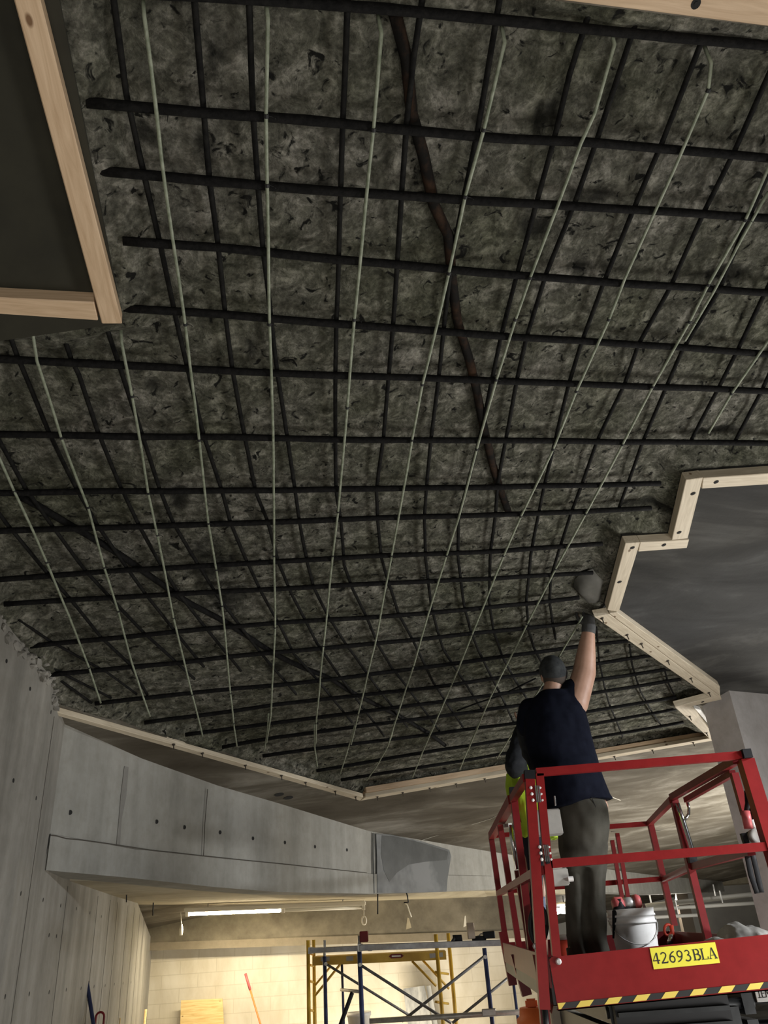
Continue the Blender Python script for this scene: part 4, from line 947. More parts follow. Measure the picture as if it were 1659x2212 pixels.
# ------------------------------------------------------------------ people
def limb(bm, pts, rs, n=18):
    """tapering limb with rounded joints"""
    q = [Vector(p) for p in pts]; out = []; rr = []
    for i in range(len(q) - 1):
        for t in (0, 0.25, 0.5, 0.75):
            out.append(q[i].lerp(q[i + 1], t)); rr.append(rs[i] + (rs[i + 1] - rs[i]) * t)
    out.append(q[-1]); rr.append(rs[-1])
    add_tube(bm, out, rr, n)
    for p, r in zip(q, rs): add_ell(bm, p, (r, r, r), None, 16)
def hand(bm, wrist, d, side, palm_n, s=1.0, curl=0.3, thumb=1):
    """palm and five separate fingers; d: pointing direction, side: towards the little finger, palm_n: palm normal"""
    d, side, pn = d.normalized(), side.normalized(), palm_n.normalized()
    for k in range(4):
        off = (-1.5 + k) * 0.021 * s
        a = wrist + side * off * 0.7; b = wrist + d * 0.095 * s + side * off
        limb(bm, [a, b], [0.017 * s, 0.0125 * s], 10)
        L = (0.068, 0.078, 0.074, 0.056)[k] * s
        j1 = b + (d * math.cos(curl * 0.5) + pn * math.sin(curl * 0.5)) * L * 0.45
        j2 = j1 + (d * math.cos(curl * 1.3) + pn * math.sin(curl * 1.3)) * L * 0.32
        j3 = j2 + (d * math.cos(curl * 2.1) + pn * math.sin(curl * 2.1)) * L * 0.25
        limb(bm, [b, j1, j2, j3], [0.0110 * s, 0.0100 * s, 0.0092 * s, 0.0080 * s], 10)
    t0 = wrist + d * 0.025 * s - side * 0.03 * s * thumb; t1 = t0 + (d * 0.6 - side * 0.75 * thumb + pn * 0.3).normalized() * 0.045 * s
    t2 = t1 + (d * 0.9 - side * 0.3 * thumb + pn * 0.3).normalized() * 0.032 * s; t3 = t2 + (d * 0.95 + pn * 0.3).normalized() * 0.026 * s
    limb(bm, [t0, t1, t2, t3], [0.016 * s, 0.0135 * s, 0.0115 * s, 0.0095 * s], 10)
def head(bm, c, face, up, s=1.0):
    f, u = face.normalized(), up.normalized(); r = f.cross(u).normalized()
    rot = Matrix((r, f, u)).transposed()
    add_ell(bm, c, (0.078 * s, 0.098 * s, 0.118 * s), rot)
    add_ell(bm, c + f * 0.025 * s - u * 0.065 * s, (0.058 * s, 0.066 * s, 0.060 * s), rot)     # jaw
    add_ell(bm, c + f * 0.100 * s - u * 0.022 * s, (0.014 * s, 0.022 * s, 0.022 * s), rot)     # nose
    add_ell(bm, c + f * 0.088 * s - u * 0.068 * s, (0.024 * s, 0.012 * s, 0.009 * s), rot)     # lips
    add_ell(bm, c + f * 0.082 * s + u * 0.012 * s, (0.055 * s, 0.016 * s, 0.010 * s), rot)     # brow
    for sg in (-1, 1):
        add_ell(bm, c + r * 0.080 * s * sg - f * 0.008 * s - u * 0.015 * s, (0.012 * s, 0.022 * s, 0.034 * s), rot)
        add_ell(bm, c + r * 0.030 * s * sg + f * 0.086 * s - u * 0.004 * s, (0.014 * s, 0.010 * s, 0.009 * s), rot)
def ring_px(l, r, y, Y, dep, yr=None, fwd_=Vector((0, 1, 0))):
    a, b = P(l, y, Y), P(r, yr if yr else y, Y); return ((a + b) / 2, (b - a) / 2, fwd_ * dep)

YM = 5.22
man = thing('person', (P(1265, 2085, YM).x, YM, DECK), 'person in navy t-shirt and dark cap, back turned, pressing a gloved hand to the soffit', 'person')
# joints
ank = [P(1250, 2100, YM + 0.02), P(1293, 2100, YM - 0.02)]
for a in ank: a.z = DECK + 0.10
kne = [P(1245, 1925, YM + 0.02), P(1284, 1925, YM + 0.0)]
hip = [P(1232, 1745, YM + 0.02), P(1288, 1742, YM + 0.02)]
pel = P(1260, 1735, YM); wai = P(1243, 1660, YM); che = P(1212, 1565, YM); nek = P(1191, 1500, YM + 0.02); hd = P(1194, 1456, YM + 0.05)
shR, elR, wrR = P(1243, 1520, YM + 0.0), P(1262, 1452, YM + 0.06), P(1272, 1354, YM + 0.02)
shL, elL, wrL = P(1146, 1535, YM + 0.05), P(1142, 1590, YM + 0.16), P(1178, 1600, YM + 0.44)
bm = new()
for i in (0, 1):
    limb(bm, [hip[i], kne[i], ank[i]], [0.075, 0.055, 0.042]); limb(bm, [ank[i], ank[i] + Vector((0, 0.16, -0.06))], [0.045, 0.035])
limb(bm, [pel, wai, che], [0.11, 0.12, 0.13]); limb(bm, [hip[0], hip[1]], [0.075, 0.075]); limb(bm, [shL, che, shR], [0.07, 0.11, 0.07])
limb(bm, [che, nek, hd - Vector((0, 0.01, 0.05))], [0.10, 0.062, 0.060]); head(bm, hd, Vector((-0.1, 0.85, 0.42)), Vector((0, -0.42, 0.9)), 0.98)
limb(bm, [shR, elR, elR.lerp(wrR, 0.35), wrR], [0.085, 0.080, 0.068, 0.040]); limb(bm, [shL, elL, wrL], [0.065, 0.05, 0.035])
hdir = (P(1269, 1306, YM + 0.07) - wrR).normalized()
hand(bm, wrR, hdir, Vector((1, 0.2, 0)), Vector((0, 0.7, 0.5)), 0.95, 0.3); hand(bm, wrL, Vector((0.3, 0.7, 0.6)), Vector((1, -0.2, 0)), Vector((0, 0.3, 1)), 0.95, 0.6)
body = fused('body', bm, 'skin', man, 0.0075, 3)
# shirt
bm = new()
add_loft(bm, [ring_px(1168, 1224, 1492, YM, 0.075), ring_px(1150, 1252, 1512, YM, 0.11), ring_px(1138, 1262, 1535, YM, 0.135), ring_px(1133, 1270, 1565, YM, 0.155), ring_px(1136, 1280, 1605, YM, 0.165), ring_px(1146, 1292, 1650, YM, 0.17),
              ring_px(1158, 1305, 1690, YM, 0.175), ring_px(1166, 1316, 1722, YM, 0.18), ring_px(1176, 1322, 1752, YM, 0.18, 1726)], 32)
limb(bm, [P(1228, 1530, YM), P(1238, 1496, YM + 0.03)], [0.105, 0.088])
limb(bm, [shL, P(1138, 1565, YM + 0.10)], [0.085, 0.08])
shirt = fused('tee_shirt', bm, 'shirt', man, 0.011, 3, 0.014, 5, (1, 1, 0.6))
# loose dark sleeve of the left arm and hanging jacket fabric at the left edge
bm = new(); limb(bm, [P(1150, 1540, YM + 0.06), P(1137, 1580, YM + 0.16), P(1144, 1625, YM + 0.20), P(1156, 1662, YM + 0.12)], [0.07, 0.075, 0.06, 0.03])
fused('loose_sleeve', bm, 'sleeve', man, 0.010, 3, 0.014, 8)
# trousers
bm = new()
add_loft(bm, [ring_px(1205, 1298, 1702, YM, 0.13), ring_px(1198, 1318, 1745, YM, 0.17), ring_px(1203, 1318, 1790, YM, 0.165), ring_px(1207, 1314, 1840, YM, 0.15), ring_px(1214, 1310, 1880, YM, 0.13)], 32)
for i, s in ((0, 1219), (1, 1260)):
    w = 52
    add_loft(bm, [ring_px(s - 6, s + w + (0 if i == 0 else 4), 1830, YM + 0.02 - 0.04 * i, 0.12), ring_px(s - 1, s + w - 6, 1900, YM + 0.02 - 0.04 * i, 0.105), ring_px(s + 1, s + w - 6, 1960, YM + 0.02 - 0.04 * i, 0.095),
                  ring_px(s + 4, s + w - 4, 2020, YM + 0.02 - 0.04 * i, 0.10), ring_px(s + 12, s + w + 4, 2060, YM + 0.02 - 0.04 * i, 0.105), ring_px(s + 12, s + w + 12, 2092, YM + 0.02 - 0.04 * i, 0.11)], 24)
tr_ = fused('trousers', bm, 'pants', man, 0.011, 3, 0.030, 4.5, (1, 1, 0.55))
bm = new(); add_tube(bm, [P(1278, 1722, YM - 0.165), P(1286, 1742, YM - 0.168), P(1286, 1762, YM - 0.165), P(1277, 1777, YM - 0.162)], 0.003, 6); link('pocket_seam', bm, 'hole', tr_)
for i in (0, 1):
    bm = new(); a = ank[i]; add_ell(bm, (a.x, a.y + 0.07, DECK + 0.045), (0.052, 0.145, 0.045)); add_tube(bm, [a + Vector((0, 0, -0.06)), a + Vector((0, 0, 0.05))], [0.055, 0.052], 16)
    add_box(bm, (a.x - 0.045, a.y - 0.06, DECK), (a.x + 0.045, a.y + 0.2, DECK + 0.02)); fused('boot', bm, 'boot', man, 0.01, 2)
# cap, worn with the strap to the back, and hair below it
f_ = Vector((-0.1, 0.85, 0.42)).normalized(); u_ = Vector((0, -0.42, 0.9)); u_ = (u_ - f_ * u_.dot(f_)).normalized(); r_ = f_.cross(u_)
rot = Matrix((r_, f_, u_)).transposed()
bm = new(); add_ell(bm, hd + u_ * 0.022, (0.090, 0.110, 0.108), rot)
bmesh.ops.bisect_plane(bm, geom=list(bm.verts) + list(bm.edges) + list(bm.faces), plane_co=hd - u_ * 0.018, plane_no=u_, clear_inner=True)
bmesh.ops.holes_fill(bm, edges=[e for e in bm.edges if e.is_boundary])
add_ell(bm, hd + f_ * 0.135 + u_ * 0.004, (0.075, 0.075, 0.010), rot)
cap = link('cap', bm, 'cap', man, True)
bm = new(); add_ell(bm, hd - f_ * 0.022 - u_ * 0.022, (0.080, 0.085, 0.075), rot); link('hair', bm, 'hair', man, True)
bm = new(); add_tube(bm, [hd + r_ * 0.09 + u_ * 0.035 - f_ * 0.01, hd + r_ * 0.096 - u_ * 0.0 - f_ * 0.012, hd + r_ * 0.085 - u_ * 0.035 - f_ * 0.02], [0.006, 0.008, 0.006], 8); link('strap', bm, 'glove', cap, True)
# glove on the raised hand
bm = new(); limb(bm, [wrR + (elR - wrR).normalized() * 0.03, wrR, wrR + hdir * 0.06], [0.050, 0.049, 0.044]); hand(bm, wrR, hdir, Vector((1, 0.2, 0)), Vector((0, 0.7, 0.5)), 1.10, 0.3)
fused('glove', bm, 'glove', man, 0.006, 2)

# second person, mostly hidden
Y2 = 6.35
p2 = thing('person', (P(1150, 2060, Y2).x, Y2, DECK), 'person in a yellow hi-vis vest half hidden behind the navy shirted worker', 'person')
x0 = P(1152, 1720, Y2).x
def V2(px, py, dy=0.0): return P(px, py, Y2 + dy)
hipz = V2(1150, 1830).z
bm = new()
hips = [V2(1146, 1835), V2(1160, 1835, 0.05)]; knee = [V2(1152, 1925, -0.05), V2(1160, 1925, 0.08)]; ankl = [V2(1160, 2035, -0.08), V2(1168, 2035, 0.12)]
for a in ankl: a.z = DECK + 0.09
for i in (0, 1):
    limb(bm, [hips[i], knee[i], ankl[i]], [0.085, 0.062, 0.045]); limb(bm, [ankl[i], ankl[i] + Vector((0, 0.15, -0.055))], [0.04, 0.032])
limb(bm, hips, [0.09, 0.09]); ch2 = V2(1155, 1690); limb(bm, [(hips[0] + hips[1]) / 2, V2(1157, 1760), ch2], [0.11, 0.11, 0.125])
n2 = V2(1168, 1645, 0.03); h2 = V2(1176, 1608, 0.06); limb(bm, [ch2, n2, h2 - Vector((0, 0, 0.05))], [0.09, 0.055, 0.055]); head(bm, h2, Vector((0.1, 0.8, 0.6)), Vector((0, -0.6, 0.8)), 0.95)
s2l, e2l, w2l = V2(1128, 1668, 0.0), V2(1112, 1655, -0.14), V2(1134, 1560, 0.02); s2r, e2r, w2r = V2(1190, 1668, 0.02), V2(1205, 1620, 0.16), V2(1205, 1545, 0.2)
limb(bm, [s2l, e2l, w2l], [0.06, 0.048, 0.034]); limb(bm, [s2r, e2r, w2r], [0.06, 0.048, 0.034]); limb(bm, [s2l, ch2, s2r], [0.06, 0.1, 0.06])
up2 = Vector((0.05, 0.2, 1)); hand(bm, w2l, up2, Vector((1, 0, 0)), Vector((0, 1, 0)), 0.95, 0.5, 1); hand(bm, w2r, up2, Vector((1, 0, 0)), Vector((0, 1, 0)), 0.95, 0.5, -1)
fused('body', bm, 'skin', p2, 0.0085, 3)
bm = new(); limb(bm, [s2l, e2l, e2l.lerp(w2l, 0.4), w2l], [0.078, 0.080, 0.085, 0.055]); limb(bm, [s2r, e2r, w2r], [0.08, 0.068, 0.05]); limb(bm, [V2(1135, 1690), V2(1158, 1680), V2(1185, 1690)], [0.09, 0.12, 0.09])
fused('hooded_jacket', bm, 'sleeve', p2, 0.010, 3, 0.012, 8)
bm = new(); add_ell(bm, h2 - Vector((0, 0.01, -0.005)), (0.095, 0.11, 0.125)); fused('hood', bm, 'sleeve', p2, 0.012, 2)
def vr(l, r, y, dep, yr=None): return ring_px(l, r, y, Y2, dep, yr)
bm = new(); add_loft(bm, [vr(1112, 1190, 1652, 0.10, 1648), vr(1092, 1205, 1672, 0.135), vr(1092, 1212, 1700, 0.155), vr(1100, 1212, 1735, 0.16), vr(1112, 1212, 1770, 0.16), vr(1122, 1208, 1812, 0.155)], 28)
vs = fused('hi_vis_vest', bm, 'vest', p2, 0.011, 3, 0.022, 7, (1.6, 1, 0.6))
bm = new(); add_loft(bm, [vr(1124, 1196, 1795, 0.14), vr(1128, 1186, 1850, 0.135), vr(1134, 1182, 1880, 0.13)], 24)
for i, s in ((0, 1132), (1, 1141)):
    dv = Vector((0, -0.07 if i == 0 else 0.09, 0))
    add_loft(bm, [(c_ + dv * k_, a_, b_) for (c_, a_, b_), k_ in zip([vr(s, s + 38, 1850, 0.095), vr(s + 4, s + 38, 1925, 0.08), vr(s + 8, s + 40, 1980, 0.075), vr(s + 10, s + 42, 2040, 0.08)], (0.6, 0.9, 1.0, 1.2))], 20)
fused('trousers', bm, 'navy', p2, 0.011, 3, 0.014, 6)
for i in (0, 1):
    bm = new(); a = ankl[i]; add_ell(bm, (a.x, a.y + 0.06, DECK + 0.045), (0.05, 0.14, 0.045)); add_box(bm, (a.x - 0.042, a.y - 0.06, DECK), (a.x + 0.042, a.y + 0.18, DECK + 0.02)); fused('boot', bm, 'boot', p2, 0.01, 2)

# ------------------------------------------------------------------ scaffolds at the far end
def floor_z(y): return 0.0 if y < 6.6 else (-0.62 * (y - 6.6) / 3.0 if y < 9.6 else -0.62)
YS = 9.2; YS2 = 10.3
sc = thing('scaffold', (0, YS, floor_z(YS)), 'blue tube frame scaffold with crossed grey braces in front of the block wall', 'scaffold')
def stand(name, px, ptop, Y, r, m, par, pbot=None):
    t = P(px, ptop, Y); b = Vector((t.x, Y, floor_z(Y)))
    bm = new(); add_tube(bm, [b, t], r, 12); return link(name, bm, m, par, True)
for px, pt, Y, r in ((776, 2049, YS, 0.024), (701, 2066, YS + 0.5, 0.021), (1046, 2048, YS, 0.022), (1106, 2098, YS + 0.9, 0.016), (738, 2068, YS + 1.0, 0.014)):
    s = stand('upright', px, pt, Y, r, 'blue', sc)
    if px in (776, 701):
        bm = new(); t = P(px, pt, Y); add_tube(bm, [t - Vector((0, 0, 0.02)), P(px, 2021 if px == 776 else 2031, Y)], r * 0.72, 12); link('spigot', bm, 'galv', s, True)
def strut(name, a, b, Ya, Yb, r, m, par):
    bm = new(); add_tube(bm, [P(*a, Ya), P(*b, Yb)], r, 8); return link(name, bm, m, par, True)
strut('cross_brace', (704, 2082), (898, 2202), YS + 0.48, YS + 0.48, 0.013, 'brace', sc)
strut('cross_brace', (778, 2084), (975, 2210), YS - 0.03, YS - 0.03, 0.014, 'brace', sc)
strut('cross_brace', (868, 2206), (1046, 2066), YS - 0.01, YS - 0.01, 0.014, 'brace', sc)
strut('cross_brace', (977, 2210), (1098, 2112), YS + 0.0, YS + 0.0, 0.013, 'brace', sc)
strut('ledger', (737, 2138), (776, 2142), YS + 0.9, YS, 0.016, 'galv', sc)
strut('ledger', (798, 2206), (1192, 2182), YS - 0.06, YS - 0.06, 0.024, 'galv', sc)
for px, py in ((1048, 2067), (704, 2082), (778, 2084)):
    bm = new(); q = P(px, py, YS - 0.05 if px != 704 else YS + 0.45); add_lathe(bm, q, [(0.018, 0), (0.018, 0.03)], 10, Vector((0, -1, 0))); link('brace_lock', bm, 'galv', sc)
bm = new(); q = P(1052, 2187, YS - 0.06); add_box(bm, q - Vector((0.05, 0.03, 0.03)), q + Vector((0.09, 0.03, 0.03))); bev(bm, 0.006); link('coupler', bm, 'galv', sc)
ys_ = thing('ladder_scaffold', (0, YS2, floor_z(YS2)), 'yellow ladder frame scaffold standing behind the blue one', 'scaffold')
for (pxa, pta), (pxb, ptb), rungs in (((665, 2031), (677, 2030), (2058, 2083, 2118, 2180)), ((941, 2018), (968, 2016), (2100, 2164))):
    for px, pt, Y in ((pxa, pta, YS2 - 0.25), (pxb, ptb, YS2 + 0.25)):
        stand('ladder_upright', px, pt, Y, 0.022, 'scafyel', ys_)
    for ry in rungs: strut('rung', (pxa, ry), (pxb, ry + 4), YS2 - 0.25, YS2 + 0.25, 0.013, 'scafyel', ys_)
bm = new(); A, B = P(680, 2075, YS2), P(962, 2062, YS2); add_bar(bm, A, B, 0.5, 0.085); tr1 = link('side_truss', bm, 'scafyel', ys_)
for px in (665, 677):
    pass
bm = new()
q0, q1 = P(840, 2066, YS2 - 0.256), P(872, 2064.5, YS2 - 0.256)
add_prism(bm, [q0, q0.lerp(q1, 0.15) + Vector((0, 0, 0.02)), q0.lerp(q1, 0.85) + Vector((0, 0, 0.02)), q1, q0.lerp(q1, 0.85) - Vector((0, 0, 0.02)), q0.lerp(q1, 0.15) - Vector((0, 0, 0.02))], Vector((0, -0.003, 0)))
bd = link('maker_badge', bm, 'dkred', tr1)
bm = new(); add_bar(bm, q0.lerp(q1, 0.2) + Vector((0, -0.004, 0)), q0.lerp(q1, 0.8) + Vector((0, -0.004, 0)), 0.003, 0.014); link('badge_bar', bm, 'white', bd)
for a, b in (((693, 2072), (712, 2071)), ((748, 2071), (763, 2070)), ((928, 2065), (957, 2062))):
    bm = new(); add_bar(bm, P(*a, YS2 - 0.255), P(*b, YS2 - 0.255), 0.003, 0.045); link('worn_sticker', bm, 'grey', tr1)
strut('knee_brace', (735, 2083), (681, 2150), YS2 - 0.2, YS2 - 0.2, 0.013, 'scafyel', ys_)
strut('knee_brace', (714, 2088), (681, 2128), YS2 + 0.2, YS2 + 0.2, 0.012, 'scafyel', ys_)
strut('knee_brace', (890, 2076), (942, 2130), YS2 - 0.2, YS2 - 0.2, 0.013, 'scafyel', ys_)
strut('knee_brace', (913, 2074), (970, 2136), YS2 + 0.2, YS2 + 0.2, 0.013, 'scafyel', ys_)
def plank(lab, a, b, Y, h, d, m='alu'):
    bm = new(); add_bar(bm, P(*a, Y), P(*b, Y), d, h); bev(bm, 0.004)
    A, B = P(*a, Y), P(*b, Y); o = link('scaffold_plank', bm, m); tag(o, lab, 'plank', 'planks of the far scaffold')
    for e, dr in ((A, 1), (B, -1)):
        bm = new(); u = (B - A).normalized() * dr; add_bar(bm, e - u * 0.02, e + u * 0.02, d * 0.9, h * 1.25); link('hook_end', bm, 'galv', o)
plank('long front metal plank across the blue scaffold', (778, 2047), (1088, 2036), YS + 0.02, 0.055, 0.24)
plank('rear metal plank whose left end sticks out past the yellow ladder frame', (672, 2053), (800, 2047), YS + 0.6, 0.05, 0.24)
# tools lying on the plank
top = lambda px: P(px, 2030, YS).z
def on_deck(px, w, h, m, lab, cat, nm, d=0.12, dy=0.0):
    q = P(px, 2034.5 - (px - 900) * 0.03, YS + dy); zt_ = q.z + 0.012
    bm = new(); add_box(bm, (q.x - w / 2, q.y - d / 2, zt_), (q.x + w / 2, q.y + d / 2, zt_ + h)); bev(bm, 0.006, 1)
    return tag(link(nm, bm, m), lab, cat)
on_deck(787, 0.085, 0.10, 'dkred', 'small dark red box standing on the plank beside the blue upright', 'box', 'tool_box')
on_deck(1019, 0.075, 0.15, 'card', 'upright brown carton on the right of the scaffold plank', 'box', 'carton')
on_deck(1057, 0.12, 0.065, 'black', 'low black tool case at the right end of the plank', 'case', 'tool_case')
q = P(988, 2028, YS); gr = thing('angle_grinder', (q.x, YS, q.z - 0.03), 'dark angle grinder lying on the scaffold plank', 'power tool')
bm = new(); add_tube(bm, [P(979, 2029, YS), P(998, 2026, YS)], [0.04, 0.03], 12); link('motor_housing', bm, 'rubber', gr, True)
bm = new(); add_tube(bm, [P(976, 2030, YS), P(981, 2034, YS)], [0.05, 0.05], 14); link('disc_guard', bm, 'darkmetal', gr, True)
q = P(1035, 2028, YS); bg = thing('tool_bag', (q.x, YS, q.z - 0.03), 'low dark bag with a wire hoop on the scaffold plank', 'bag')
bm = new(); add_ell(bm, P(1035, 2029, YS), (0.075, 0.08, 0.035)); link('pouch', bm, 'rubber', bg, True)
bm = new(); add_tube(bm, [P(1041 + 7 * math.cos(a), 2026 - 9 * math.sin(a), YS) for a in [i * math.pi / 10 for i in range(11)]], 0.006, 6); link('hoop', bm, 'galv', bg, True)

# ------------------------------------------------------------------ things leaning at the far wall
YW = 12.5
def lean(nm, lab, cat, a, b, Y, r, m, flat=1.0):
    A = P(*a, Y); B0 = P(*b, Y); d = (B0 - A); t = (floor_z(Y) - A.z) / d.z; B = A + d * t + Vector((0, -0.12, 0)) ; B.z = floor_z(Y)
    o = thing(nm, tuple(B), lab, cat); bm = new(); add_tube(bm, [B, A], r, 10, True, flat); link('shaft', bm, m, o, True); return o, A, B
o, A, B = lean('blue_pole', 'dark blue pole leaning on the left wall', 'pole', (188, 2124), (203, 2205), 7.3, 0.016, 'blue')
bm = new(); add_tube(bm, [A, A + (A - B).normalized() * 0.015], 0.018, 10); link('end_cap', bm, 'black', o)
Yh = 7.6
o = thing('looped_handle', (P(216, 2212, Yh).x, Yh, floor_z(Yh)), 'red looped tool handle standing by the left wall', 'tool')
c0 = P(216, 2197, Yh)
bm = new(); pp = [Vector((c0.x - 0.035, Yh, floor_z(Yh))), Vector((c0.x - 0.035, Yh, c0.z))] + [Vector((c0.x - 0.035 * math.cos(a), Yh, c0.z + 0.035 * math.sin(a))) for a in [i * math.pi / 8 for i in range(1, 8)]] + [Vector((c0.x + 0.035, Yh, c0.z)), Vector((c0.x + 0.035, Yh, floor_z(Yh)))]
add_tube(bm, pp, 0.009, 8); link('loop', bm, 'dkred', o, True)
o, A, B = lean('broom_handle', 'thin red and orange broom pole leaning on the block wall', 'broom', (530, 2103), (560, 2200), 12.3, 0.012, 'orange')
bm = new(); add_tube(bm, [A, A + (B - A).normalized() * 0.21], 0.018, 10); link('grip', bm, 'pink', o, True)
lean('wooden_stake', 'pale wooden stake left of the far corner', 'stake', (258, 2199), (257, 2212), 9.6, 0.014, 'ply', 0.5)
lean('wooden_stake', 'taller pale wooden stake at the far corner', 'stake', (315, 2180), (313, 2212), 11.6, 0.016, 'ply', 0.5)
def sheet(nm, lab, cat, pts, Y, m, th=0.018, tilt=0.10):
    q = [P(*p, Y) for p in pts]; zf = floor_z(Y)
    k = (q[2] - q[1]).length; 
    a, b = q[0], q[1]; d1 = (q[3] - q[0]); d2 = (q[2] - q[1])
    c_ = b + d2 * ((zf - b.z) / d2.z); d_ = a + d1 * ((zf - a.z) / d1.z)
    for v in (c_, d_): v.y -= tilt
    bm = new(); add_prism(bm, [a, b, c_, d_], Vector((0, th, 0))); return tag(link(nm, bm, m), lab, cat)
sheet('plywood_sheet', 'yellow plywood sheet leaning on the block wall', 'plywood', [(391, 2161), (480, 2157), (484, 2212), (390, 2212)], 12.55, 'ply')
sheet('mortar_board', 'grey mortar splashed board leaning behind the scaffold', 'board', [(871, 2136), (917, 2129), (932, 2205), (880, 2205)], 12.45, 'panel')
sheet('mortar_board', 'narrow grey board leaning beside the mortar splashed board', 'board', [(921, 2131), (930, 2128), (944, 2205), (934, 2206)], 12.5, 'panel')
q = P(775, 2186, 10.8); bz = floor_z(10.8)
o = thing('bucket', (q.x, 10.8, bz), 'pale plastic bucket on a stand behind the blue scaffold', 'bucket')
bm = new(); add_lathe(bm, Vector((q.x, 10.8, q.z - 0.33)), [(0.11, 0), (0.135, 0.29), (0.145, 0.29), (0.145, 0.33), (0.13, 0.33), (0.12, 0.2)], 24); link('shell', bm, 'white', o, True)
bm = new(); add_box(bm, (q.x - 0.2, 10.65, bz), (q.x + 0.2, 10.95, q.z - 0.33)); link('stand', bm, 'card', o)
lean('black_pipe', 'black pipe propped between the blue uprights', 'pipe', (761, 2144), (737, 2210), YS + 0.3, 0.022, 'rubber')

# ------------------------------------------------------------------ lights hung at the far end
A, B = P(400, 1975, 11.4), P(790, 1960, 11.4)
fx = thing('ceiling_light', tuple((A + B) / 2), 'long twin fluorescent fixture hung under the low slab, left tube lit', 'light')
bm = new(); add_bar(bm, A + Vector((0, 0, 0.05)), B + Vector((0, 0, 0.05)), 0.16, 0.06); bev(bm, 0.012, 2); link('housing', bm, 'fix', fx)
ud = (B - A).normalized()
bm = new(); add_tube(bm, [A + ud * 0.05, A + ud * 1.27], 0.019, 12); link('tube', bm, 'tube', fx, True)
bm = new(); add_tube(bm, [A + ud * 1.33, B - ud * 0.05], 0.019, 12); link('tube', bm, 'tubeoff', fx, True)
for t in (0.03, 1.30, (B - A).length - 0.03):
    bm = new(); q = A + ud * t; add_box(bm, q - Vector((0.02, 0.035, 0.028)), q + Vector((0.02, 0.035, 0.03))); link('lamp_holder', bm, 'fix', fx)
for t in (0.3, (B - A).length - 0.3):
    bm = new(); q = A + ud * t; add_tube(bm, [q + Vector((0, 0, 0.07)), q + Vector((0, 0, 0.20))], 0.006, 6); link('hanger', bm, 'galv', fx)
def cord(nm, lab, pts, Y, r, m, bulb=None):
    q = [P(x, y, Y) for x, y in pts]; o = thing(nm, tuple(q[0]), lab, 'cord'); bm = new(); add_tube(bm, q, r, 6); link('cord', bm, m, o, True)
    if bulb:
        bm = new()
        if bulb == 'ring':
            c_ = q[-1]; add_tube(bm, [c_ + Vector((0.028 * math.sin(a), 0, -0.045 + 0.045 * math.cos(a))) for a in [i * 2 * math.pi / 16 for i in range(17)]], 0.011, 8)
        else: add_tube(bm, [q[-1] + Vector((0, 0, 0.01)), q[-1] - Vector((0, 0, 0.05)), q[-1] - Vector((0, 0, 0.12))], [0.012, 0.026, 0.022], 12)
        link('pull_end', bm, 'fix', o, True)
cord('pull_cord', 'pull cord with a pale end at the left of the light', [(390, 1970), (392, 1998)], 11.35, 0.006, 'fix', 'bulb')
cord('pull_cord', 'pull cord with a ring at the right of the light', [(786, 1962), (786, 1980)], 11.35, 0.006, 'fix', 'ring')
cord('hanging_cable', 'black cable drooping down the concrete band by the mortar patch', [(864, 1813), (858, 1828), (859, 1855), (864, 1885), (872, 1910), (880, 1935), (882, 1949), (872, 1950)], 9.85, 0.009, 'cable')
cord('hanging_wire', 'pale wire hanging below the low slab by the second beam', [(872, 1949), (880, 1955), (884, 1968), (889, 1981)], 11.3, 0.009, 'fix')
cord('hanger_rod', 'thin dark hanger rod below the concrete band, left of the cable', [(816, 1925), (816, 1975)], 9.6, 0.007, 'cable')
cord('hanger_rod', 'thin dark rod hanging at the left under the concrete band', [(274, 1903), (273, 1949)], 8.2, 0.006, 'cable')
cord('hanger_rod', 'thin dark rod hanging left of the fluorescent light', [(332, 1933), (330, 1978)], 10.4, 0.008, 'cable')

# ------------------------------------------------------------------ things below and beyond the lift
Yd = 8.6
q = P(1152, 2168, Yd); o = thing('traffic_drum', (P(1165, 2168, Yd).x, Yd, floor_z(Yd)), 'orange plastic traffic drum standing behind the lift', 'drum')
zt2 = P(1152, 2176, Yd).z; xc = P(1165, 2168, Yd).x; h_ = zt2 - floor_z(Yd)
bm = new(); add_lathe(bm, Vector((xc, Yd, floor_z(Yd))), [(0.30, 0), (0.30, 0.06), (0.26, 0.06), (0.25, h_ * 0.3), (0.235, h_ * 0.31), (0.235, h_ * 0.55), (0.22, h_ * 0.56), (0.215, h_ * 0.86), (0.23, h_ * 0.87), (0.23, h_ * 0.93), (0.2, h_ * 0.95), (0.19, h_)], 32); link('shell', bm, 'orange', o, True)
bm = new(); add_box(bm, (xc - 0.13, Yd - 0.03, zt2 - 0.01), (xc - 0.02, Yd + 0.03, zt2 + 0.07)); bev(bm, 0.015, 2); link('top_handle', bm, 'orange', o)
# tan board case below the toe board
Yk = 6.0
x1, x2, zt3 = P(1240, 2190, Yk).x, P(1322, 2190, Yk).x, P(1280, 2171, Yk).z
o = thing('plywood_crate', ((x1 + x2) / 2 - 0.25, Yk + 0.3, 0), 'tan board crate with a dark slot standing left of the lift base', 'crate')
xw = 0.94
bm = new(); add_box(bm, (x1, Yk - 0.75, 0.0), (xw - 0.02, Yk - 0.65, zt3)); 
bm.free()
bm = new(); add_box(bm, (x1 - 0.02, Yk + 0.9, 0.0), (x1 + 0.36, Yk + 1.5, P(1280, 2168, Yk + 0.9).z)); bev(bm, 0.01, 2); cr = link('box_shell', bm, 'card', o)
bm = new(); add_bar(bm, P(1272, 2195, Yk + 0.9) + Vector((0, -0.004, 0)), P(1276, 2212, Yk + 0.9) + Vector((0, -0.004, 0)), 0.02, 0.012); link('slot', bm, 'hole', cr)
